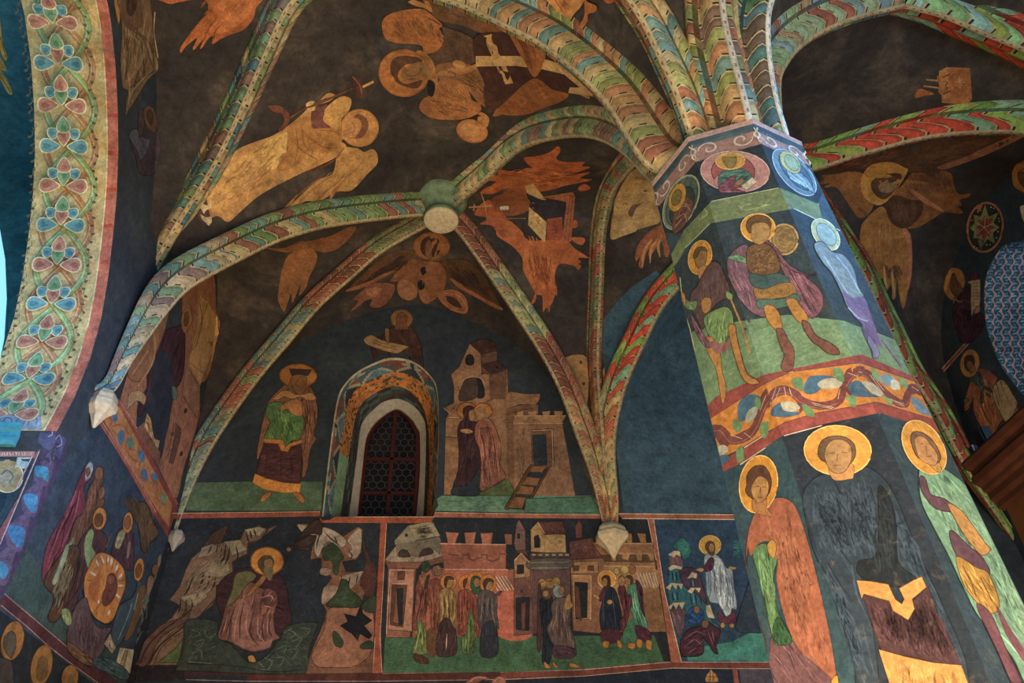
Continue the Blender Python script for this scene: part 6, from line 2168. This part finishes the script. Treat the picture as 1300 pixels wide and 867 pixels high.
paint('''
% pillar | pier
- dark_ground
Z 820 140 0.17296
p 2f383c 70,680 330,350 440,290 840,200 1130,330 1220,480 1300,600 1260,690 980,575 480,670 280,900 100,900
H 4a5658 5 90 20 60 100,660 340,360 830,210 900,300 480,650 300,700
- green_band
p 6f7a50 480,668 980,568 1270,690 1300,830 1090,720 470,830 290,1010 120,1320 85,1250 280,880
s c8c4a0 4 280,880 480,668 980,568 1270,690 / 120,1330 290,1010 470,830 1090,722 1310,840
S 98a468 7 680,700 720,730 800,720 880,700 / 700,715 740,690 780,690 / 800,740 860,700 920,690 / 410,790 450,760 430,720
H 8a9664 4 40 -12 70 300,950 480,700 980,600 1080,700 480,800
- field_ground
Z 970 215
p 333e42 -490,620 -458,495 -270,272 0,225 150,198 380,308 480,460 600,680 680,780 690,867 520,790 370,750 0,840 -100,900 -500,1100
H 485456 5 160 80 60 -440,600 -260,290 100,230 200,240 400,700 60,740 -100,840 -400,860
s c8c4a0 4 -462,500 -270,270 0,223 150,196 380,306 480,395
- green_floor
p 6f8a68 -230,1200 -500,1090 -330,960 -20,800 150,760 370,755 520,800 700,870 740,960 490,925 100,1010 -300,1230 -440,1110
Z 970 430
p 6a8562 -440,-10 -250,-70 120,-120 400,-90 640,10 740,185 480,75 130,145 -30,190 -290,400 -400,200
H 86a078 5 90 -20 70 -270,300 -200,0 60,-90 500,0 480,60 0,150
Z 970 430
- red_border
p 84403a -310,365 -240,290 0,180 485,78 745,188 765,215 480,118 130,165 0,225 -290,415
p 84403a -230,660 -245,620 -120,560 0,480 100,420 250,375 565,318 850,405 880,470 580,370 280,430 100,480 0,545 -120,625 -235,680
s c8b09c 5 -290,345 -240,280 0,172 485,74 748,188 / -225,690 -120,630 0,550 100,485 280,436 580,374 885,474 / -290,415 -30,240 130,168 480,122 765,218 / -245,615 -100,545 20,470 230,376 565,314 850,402
- ribbon_ground
p b5742a -290,415 0,228 130,168 480,122 765,218 850,402 565,314 250,372 100,418 0,475 -120,550 -245,612
- ribbon
S 6a3c38 40 -290,470 -220,450 -160,510 -60,470 0,330 60,270 130,262 190,310 280,335 370,310 402,230 440,180 510,172 570,240 640,300 700,325 730,262 790,262
P 6a3c38 -280,440 -240,430 -190,450 -160,500 -200,550 -240,500
P 6a3c38 -180,500 -120,470 -60,430 -40,340 0,260 20,250 10,310 -20,400 -60,460 -110,520 -160,520
P 6a3a38 10,340 20,280 60,240 110,235 180,270 200,330 180,370 160,310 110,280 50,300 30,340
P 6a3a38 190,290 240,310 320,320 370,300 390,240 410,260 400,310 350,350 280,350 220,330
P 6a3a38 395,220 410,160 450,140 500,140 500,180 450,200 430,240 440,290 410,260
P 6a3a38 510,160 560,200 610,290 690,320 715,240 730,260 725,330 700,345 640,320 580,280 530,220
P 6a3a38 715,240 740,225 775,240 785,285 740,265 725,290
- ribbon_lights
S 8a5a50 5 -280,475 -220,460 -160,522 -60,480 10,335 60,282 130,275 185,320 280,348 375,320
S 8a5a50 5 410,240 445,192 505,185 560,248 640,312 705,335 740,275
s b8a090 3 60,245 30,330 / 80,245 50,320 / 100,240 110,290 / 125,245 140,290 / 420,170 470,190 / 440,150 490,170 / 240,320 350,345 / 250,330 340,350 / 380,250 370,300 / 530,180 600,280 / 540,180 600,260 / 630,300 700,335 / 650,310 700,325 / 740,240 780,265 / -170,480 -110,500 / -100,470 -60,500 / -20,360 10,280
- blue_shapes
P 3f5f78 -130,330 -80,280 -20,290 -40,330 -90,400 -125,410
P 8f9488 -85,370 -50,340 -30,350 -50,400 -90,420
P 3f5f78 40,350 80,320 100,360 185,370 130,390 60,390 35,380
P a8a490 85,320 140,315 180,345 140,365 100,355
P 3f5f78 200,240 230,190 320,185 380,210 310,230 260,270 210,275
P a8a490 270,220 330,195 390,215 370,245 290,250
P 3f5f78 425,230 460,210 490,220 530,270 585,290 470,290 430,270
P a8a490 490,220 540,220 590,270 585,290 540,270
P 6a8a94 580,190 610,178 650,195 640,230 600,230
P a8b0a0 635,205 670,215 680,250 640,250
P 5f7f94 740,290 790,320 830,370 835,385 780,370 745,330
P a8a490 -260,560 -210,530 -180,550 -200,580 -250,590
P 3f5f78 -250,600 -200,580 -170,600 -230,640
- leaves
P 5f8058 140,200 190,200 195,260 150,240
P 5f8058 190,330 240,350 250,390 210,380
P 5f8058 345,150 390,155 400,215 360,200
P 5f8058 410,290 460,290 455,340 430,330
P 6a8a60 535,145 570,170 580,210 550,200
P 6a8a60 590,280 640,310 630,330 600,300
P 6a8a60 675,190 715,215 715,250 685,230
P 5f8058 -50,300 -20,300 -20,350 -40,340
P 5f8058 -150,400 -110,430 -130,470 -155,440
P 5f8058 -10,420 20,420 20,470 0,500 -20,460
P 5f8058 -140,560 -110,540 -100,600 -130,620
@ medallion_picture | pier | oval medallion with a haloed bust on the left facet of the pillar top
Z 820 140 0.17296
- disc
E 7a8464 258,675 116 218 24
E 55605a 262,672 96 190 24
E 3a4444 266,700 74 150 24
R b8bc9c 258,675 113 214 5 24
- robe
P 704c3c 205,740 250,690 290,640 330,650 350,700 320,780 270,867 200,900
S b08c74 5 230,730 290,700 330,740 / 220,800 280,760 300,820 / 270,680 320,700 / 220,850 260,800
- halo
E c08a30 230,640 58 108 18
- face
E 7a6834 225,640 34 62 18
@ medallion_picture | pier | pink oval medallion with a haloed saint holding a book on the pillar's front facet
Z 820 140 0.17296
- disc
E b07c70 655,450 256 152 4
R d8bca8 655,450 254 150 5 4
E 944f48 640,450 160 120 4
E b07c70 560,520 60 50
- robe
P 4f6c5c 530,540 540,470 590,440 640,440 700,430 750,450 780,490 770,540 700,560 640,520 580,560 540,560
P 7a4850 580,520 640,480 660,500 640,560 700,590 730,600 600,605 545,600 535,560
P 90704c 650,540 700,500 720,520 690,550
- book
p c8b894 700,555 780,490 815,525 740,585
s 6a5a44 3 735,530 745,560 / 770,520 780,545
- halo
E c08e38 620,372 110 64 -3
R e0c084 620,372 108 62 4 -3
- face
P 84703c 560,350 590,340 640,345 665,340 660,390 640,420 600,420 570,380
@ medallion_picture | pier | pale blue oval medallion on the right facet of the pillar top
Z 820 140 0.17296
- disc
E 66797f 1090,455 100 218 -42
R b0b8b4 1090,455 98 214 6 -42
E 4f636c 1100,455 66 170 -42
- robe
P 7a8c90 1030,420 1080,440 1150,470 1200,520 1240,610 1190,580 1120,540 1050,490
S b8c4b8 5 1040,440 1100,500 1180,570 / 1080,450 1150,510 1210,590 / 1060,500 1130,540
- halo
E b8a868 1060,382 58 98 -40
E 98a078 1070,385 40 70 -40
@ soldier_picture | pier | haloed young soldier with a staff and green cloak on the left facet of the pillar
Z 640 215
- halo
E c08428 980,440 60 88 12
R d8b878 980,440 58 86 3 12
- face
P 84643c 950,420 975,390 1010,400 1012,450 990,500 960,480
P 5f4a2c 945,440 960,395 1000,388 1015,410 985,405 962,440
P a87848 970,500 1000,480 1025,500 1020,550 990,580 970,530
- armour
P 5a4444 960,590 980,550 1030,470 1070,465 1100,520 1130,600 1120,640 1080,660 1040,700 1010,760 990,800 960,740 930,680 930,640 940,610
H 8a6c60 4 40 80 50 960,580 1060,480 1110,620 990,740
- green_cloak
P 6a8454 890,640 930,660 965,660 955,700 920,700 890,670
P 6f8a58 1000,740 1060,700 1120,690 1150,760 1120,840 1080,900 1040,860 1010,800
P 7a9a60 1110,610 1140,625 1140,650 1115,645
S a8b480 5 880,540 890,640 900,700
- arms
P a87844 985,670 1005,640 1035,650 1030,700 1000,720
P a87844 885,620 900,620 910,660 900,680
- legs
P a8763f 1120,790 1155,780 1165,840 1210,1010 1260,1050 1275,1070 1230,1075 1190,1040 1150,930
P a8763f 1000,850 1040,840 1080,920 1090,1010 1110,1080 1105,1150 1090,1170 1080,1120 1060,1000 1020,920
- tunic
P 6f4c58 930,720 970,780 1000,830 1040,880 1010,890 960,820
P 8a5f5c 1030,860 1090,870 1130,850 1120,900 1060,920
- staff
s a87c44 9 1130,640 1180,760 1215,867 1230,920
- sword
S c8b888 4 890,690 930,800 960,950
@ soldier_picture | pier | armoured haloed warrior with a round shield and mauve cloak on the front facet
Z 970 215
- shield
E 84683c 100,350 72 78 0
R b8985c 100,350 70 76 7
R a08448 100,350 52 58 5
R a08448 100,350 34 38 4
H 5a4428 3 50 0 30 40,280 170,280 180,420 40,420
- mauve_cloak
P 705058 -85,375 -150,405 -185,460 -175,540 -140,620 -80,700 -20,735 20,730 0,640 -40,540 -60,460
P 6a8a64 -180,440 -130,425 -80,455 -90,470 -150,455
P 744c54 0,350 60,390 120,470 200,520 260,530 210,535 270,590 295,640 290,700 240,745 190,700 150,620 100,520 60,440
S 4a3038 6 60,440 130,500 240,540 / 120,500 180,600 230,700
- cuirass
P 6a4c2c -85,400 -30,370 30,380 70,440 80,500 40,530 -30,530 -80,500
H 3a2a1c 4 80 30 20 -80,400 40,390 70,500 -60,520
H c08c48 4 50 -30 20 -80,400 40,390 70,500 -60,520
P 3f5650 -70,520 0,530 80,520 130,560 60,600 0,600 -60,580
P 8a6430 -50,590 0,600 80,570 140,570 160,620 100,640 20,650 -40,640
H 5a3c1c 4 30 80 24 -40,600 140,580 150,620 -30,635
P 4a6254 -30,650 60,650 110,640 160,620 180,660 100,690 20,700 -30,690
- halo
E c08428 -30,292 88 74 3
R e0b870 -30,292 86 72 4 3
- hair
P 5f4426 -90,290 -80,250 -40,230 10,235 35,265 30,300 0,300 -50,290 -70,320
- face
P a07a44 -60,280 -20,265 20,275 30,320 10,360 -30,375 -60,350
- legs
P a87430 110,660 150,645 180,680 220,740 200,770 160,750
P 70483c 190,755 225,770 260,830 330,867 370,900 375,925 320,920 270,880 240,860 200,800
P a87430 0,690 40,680 75,720 90,790 60,800 20,760
P 70483c 60,800 95,800 120,850 150,900 150,960 140,1000 100,1010 85,980 100,930 80,880
@ soldier_picture | pier | faint pale soldier figure in bluish light on the right facet of the pillar
Z 970 215
- halo
E a8a878 308,325 58 92 -38
R d0d0b0 308,325 56 90 4 -38
E 8fa094 312,325 38 66 -38
- body
P 74807e 250,380 290,360 340,410 400,430 450,500 470,580 500,640 480,700 420,690 390,620 340,520 290,460
P 6a5a78 390,600 440,640 500,640 530,720 560,800 580,867 550,867 500,790 480,760 440,720
P 5a4c6c 490,780 520,820 540,870 530,880 500,830
P 70587a 540,800 570,840 590,880 570,880
S 94a4b0 6 300,430 360,530 420,620 / 360,430 430,520 480,620 / 420,690 470,740 520,760
- legs
Z 970 430
P 74708a 520,-20 545,10 575,60 570,95 545,95 540,60 520,20
S 7a6484 8 590,0 640,70 690,140
@ saint_picture | pier | haloed saint in a salmon mantle over green on the left lower facet of the pillar
Z 812 431 0.503
- lower_robe
P 63444a 330,760 375,740 405,785 445,815 485,850 500,900 490,950 350,950
- green_tunic
P 557850 285,535 310,515 335,525 348,550 338,600 342,660 362,715 392,765 370,748 345,772 328,720 312,650 298,590
H 86a878 5 20 75 60 300,540 340,540 350,700 380,760 330,720
P 2f5034 335,735 352,700 385,762 348,770
- mantle
P 8a4c3a 280,470 268,540 284,640 300,700 318,770 335,867 350,950 325,930 300,820 280,700 268,600
P 93563f 300,425 345,400 385,412 412,470 440,570 468,690 488,790 496,860 480,850 440,815 405,785 380,740 358,670 345,600 350,555 338,520 318,508 296,520 280,545 274,490
H 7a4632 6 40 76 110 300,430 390,420 490,850 400,780 345,600 340,520
H aa7056 6 40 76 110 300,430 390,420 490,850 400,780 345,600 340,520
- hand
P a8803c 322,520 335,505 345,520 340,550 328,545
P c08428 485,860 500,850 500,900 482,900
- halo
E c08428 300,365 49 74 8
R e0bc74 300,365 48 73 2.4 8
- neck
P a06c40 288,395 318,395 322,425 335,445 300,440 285,425
- hair
P 5a3c2c 270,365 272,340 290,320 315,320 330,345 332,370 322,395 300,405 282,400 268,385
- face
P a87c48 285,365 300,345 320,352 326,375 318,400 300,412 288,400 282,382
S 6a4426 2 290,372 302,370 / 310,372 320,372 / 306,372 304,388 / 298,398 310,398
@ saint_picture | pier | large haloed saint in a dark blue cloak and plum skirt on the front lower facet
Z 812 431 0.503
- cloak
P 27333f 412,395 440,352 480,338 520,350 560,320 610,345 650,405 700,530 760,660 820,800 840,900 900,1000 780,1000 740,800 700,640 650,620 560,600 590,740 610,900 640,1000 560,1000 540,800 510,640 450,560 425,480
H 45566a 7 120 68 110 430,370 600,350 600,560 460,540
H 1a232c 5 16 72 60 450,400 600,360 600,560 500,540
H 3f5468 7 70 62 110 620,380 700,530 820,820 720,640 650,500
H 3f5468 6 40 72 110 430,500 520,640 590,860 540,820
P 1a2026 602,370 632,400 648,470 652,560 700,606 655,625 560,600 552,560 596,545 604,470
H 343c42 6 30 80 60 600,400 640,420 645,590 570,590
- plum_skirt
p 40282c 562,645 632,658 645,700 680,708 695,680 690,660 728,622 752,690 790,770 812,822 750,815 680,800 610,785
H 5e4042 6 110 76 90 570,650 640,665 730,640 800,810 620,780
H 2a1a1e 6 80 76 90 570,650 640,665 730,640 800,810 620,780
- gold_trim
p b07c3c 548,608 585,610 628,618 645,655 662,668 668,655 655,628 690,608 712,598 724,625 700,645 688,655 694,680 678,708 640,685 630,660 565,642 560,655
p a8783c 603,782 670,800 740,815 812,822 850,920 900,1010 760,980 650,930
H 7a5428 6 50 80 50 620,800 800,830 860,960 680,920
H c89c58 5 40 84 50 620,800 800,830 860,960 680,920
- halo
E c08630 500,280 86 64 4
R e0b870 500,280 85 63 2.4 4
- neck
P a87844 480,320 535,312 540,345 530,352 490,354
- hair
P 5f4a36 450,285 458,258 480,245 515,245 540,262 545,290 530,315 500,320 470,310 455,300
- face
P 94714a 466,290 480,258 510,252 532,268 535,300 520,330 498,338 478,325
S 6a4c30 2.4 478,288 492,285 / 508,284 524,286 / 500,288 498,306 / 490,318 510,317
@ saint_picture | pier | haloed saint in pale sea green with a plum sleeve on the right lower facet
Z 812 431 0.503
- robe
P 6f9880 705,350 712,318 745,315 790,340 830,378 880,465 930,560 975,650 1060,800 1120,900 1000,900 940,800 890,740 850,690 812,615 780,545 740,470 712,410
H 4f7462 5 90 60 90 720,340 800,350 980,680 1050,800 940,780 780,520
H 9cbc9c 5 90 60 90 720,340 800,350 980,680 1050,800 940,780 780,520
H 3a5c4c 3 14 60 30 750,335 780,345 790,370 760,360
- plum_sleeve
P 5f4452 708,345 722,352 735,390 770,402 805,430 795,436 750,428 722,400 708,370
P 5f4452 785,480 830,520 865,550 885,590 850,588 812,562 788,520
- hand
P b0844c 778,415 810,430 835,460 870,510 885,530 865,545 835,515 805,470
H 7a5830 3 10 50 20 800,440 870,520 850,530
- gold_skirt
P a8803c 800,548 850,575 882,592 908,665 890,692 850,662 815,612
S 5f4420 2.4 815,570 840,620 850,650 / 860,600 890,660
- leg
P 6a4450 850,672 886,692 925,780 965,867 940,867 905,790
P 6a4450 900,670 940,735 985,805 990,840 925,745
- halo
E c08a34 718,272 48 76 -32
R dcbc7c 718,272 47 75 2.4 -32
- neck
P a88048 728,300 750,300 762,325 755,335 735,320
- hair
P 6f5444 684,245 695,232 720,238 745,262 760,295 752,312 735,305 705,300 690,275
- face
P a87c50 694,252 715,245 735,265 752,292 748,315 730,315 705,298
S 6a4c30 2 708,265 716,262 / 726,262 736,266 / 722,268 726,284 / 724,296 736,294
''')
paint('''
% niche | niche
- net_ground
Z 1180 300 0.1384
p 2f5564 520,120 600,90 900,30 900,1600 820,1500 640,1150 520,850 490,600 505,400
''')
def niche_pattern():
    pic = Picture('niche', 'niche', None, None, niche)
    cols = ['c08a80', '6f98a4', 'c0d0d4']
    f0 = lambda t, k: (1180 + (515 + k * 76 + (1 - t) * 0 + 110 * max(0, .22 - t) ** 1 * 2.2 + 380 * max(0, t - .55) ** 1.5) * .1384, 300 + (60 + 1500 * t) * .1384)
    pic.start('pink_wavy_bands')
    for k in range(0, 8):
        for i in range(30):
            t0 = i / 30 * 1.0; x, y = f0(t0, k); x2, y2 = f0(t0 + 1 / 30, k)
            sg = 1 if i % 2 else -1
            pts = [(x, y), ((x + x2) / 2 + sg * 1.8, (y + y2) / 2), (x2, y2)]
            P = cr([(a, b, 0) for a, b in pts], 4); pic.stroke([(q.x, q.y) for q in P], 1.6, cols[0])
            pic.stroke([((q.x), q.y) for q in P], 3.0, cols[0], 'T')
    pic.start('blue_leaf_rows')
    for k in range(0, 8):
        for i in range(26):
            x, y = f0((i + .5) / 26, k + .5)
            pic.stroke([(x - 3.6, y + .6), (x, y - .8), (x + 3.6, y)], 2.6, cols[1], 'T')
    pic.start('white_dots')
    rr = random.Random(4)
    for k in range(0, 8):
        for i in range(26):
            for q in range(3):
                x, y = f0(i / 26, k + .5); x += rr.uniform(-2.2, 2.2); y += rr.uniform(-1, 1)
                pic.stroke([(x - .35, y), (x, y), (x + .35, y)], .7, cols[2])
    pic.finish()
niche_pattern()
# ------------------------------------------------------------------ light
def area(name, loc, target, size, power, col, sy=None):
    l = bpy.data.lights.new(name, 'AREA'); l.energy = power; l.color = col; l.size = size
    if sy: l.shape = 'RECTANGLE'; l.size_y = sy
    o = bpy.data.objects.new(name, l); COL.objects.link(o); o.location = loc
    o.rotation_euler = (V(target) - V(loc)).to_track_quat('-Z', 'Y').to_euler(); return o
area('floor_uplight', (1.0, 2.5, .6), (.5, 4.5, 9), 5, 980, (1, .79, .52))
area('choir_lamp', (5.6, 2.0, .6), (5, 5, 9), 3, 380, (1, .84, .62))
area('entrance_daylight', (2, -3.5, 4), (1, 9, 5.5), 5, 330, (.85, .93, 1), 3)
area('south_daylight', (7.0, .2, 5), (2.3, 4, 5), 2.5, 300, (.45, .68, 1))
area('chancel_daylight', (-7.5, 3.0, 5.0), (-4.5, 6.5, 7.5), 2, 170, (.2, .65, 1))
def spot(name, loc, target, angle, power, col, size=.6):
    l = bpy.data.lights.new(name, 'SPOT'); l.energy = power; l.color = col; l.spot_size = math.radians(angle); l.spot_blend = 1; l.shadow_soft_size = size
    o = bpy.data.objects.new(name, l); COL.objects.link(o); o.location = loc
    o.rotation_euler = (V(target) - V(loc)).to_track_quat('-Z', 'Y').to_euler(); return o
spot('blue_glare_fill', (4.5, -3.2, 3.2), (-3.8, 6.1, 5.5), 23, 7000, (.1, .36, 1))  # added spot with no window behind it; its blue stands in for lens glare
spot('south_window_beam', (7.2, 1.0, 7.6), (2.8, 3.7, 5.9), 32, 3400, (.1, .42, 1))
w = bpy.data.worlds.new('world'); scene.world = w; w.use_nodes = True
w.node_tree.nodes['Background'].inputs['Color'].default_value = (.5, .6, .8, 1)
w.node_tree.nodes['Background'].inputs['Strength'].default_value = .02
vs = scene.view_settings; vs.view_transform = 'Standard'; vs.look = 'None'; vs.gamma = 1; vs.use_curve_mapping = False; vs.exposure = 0
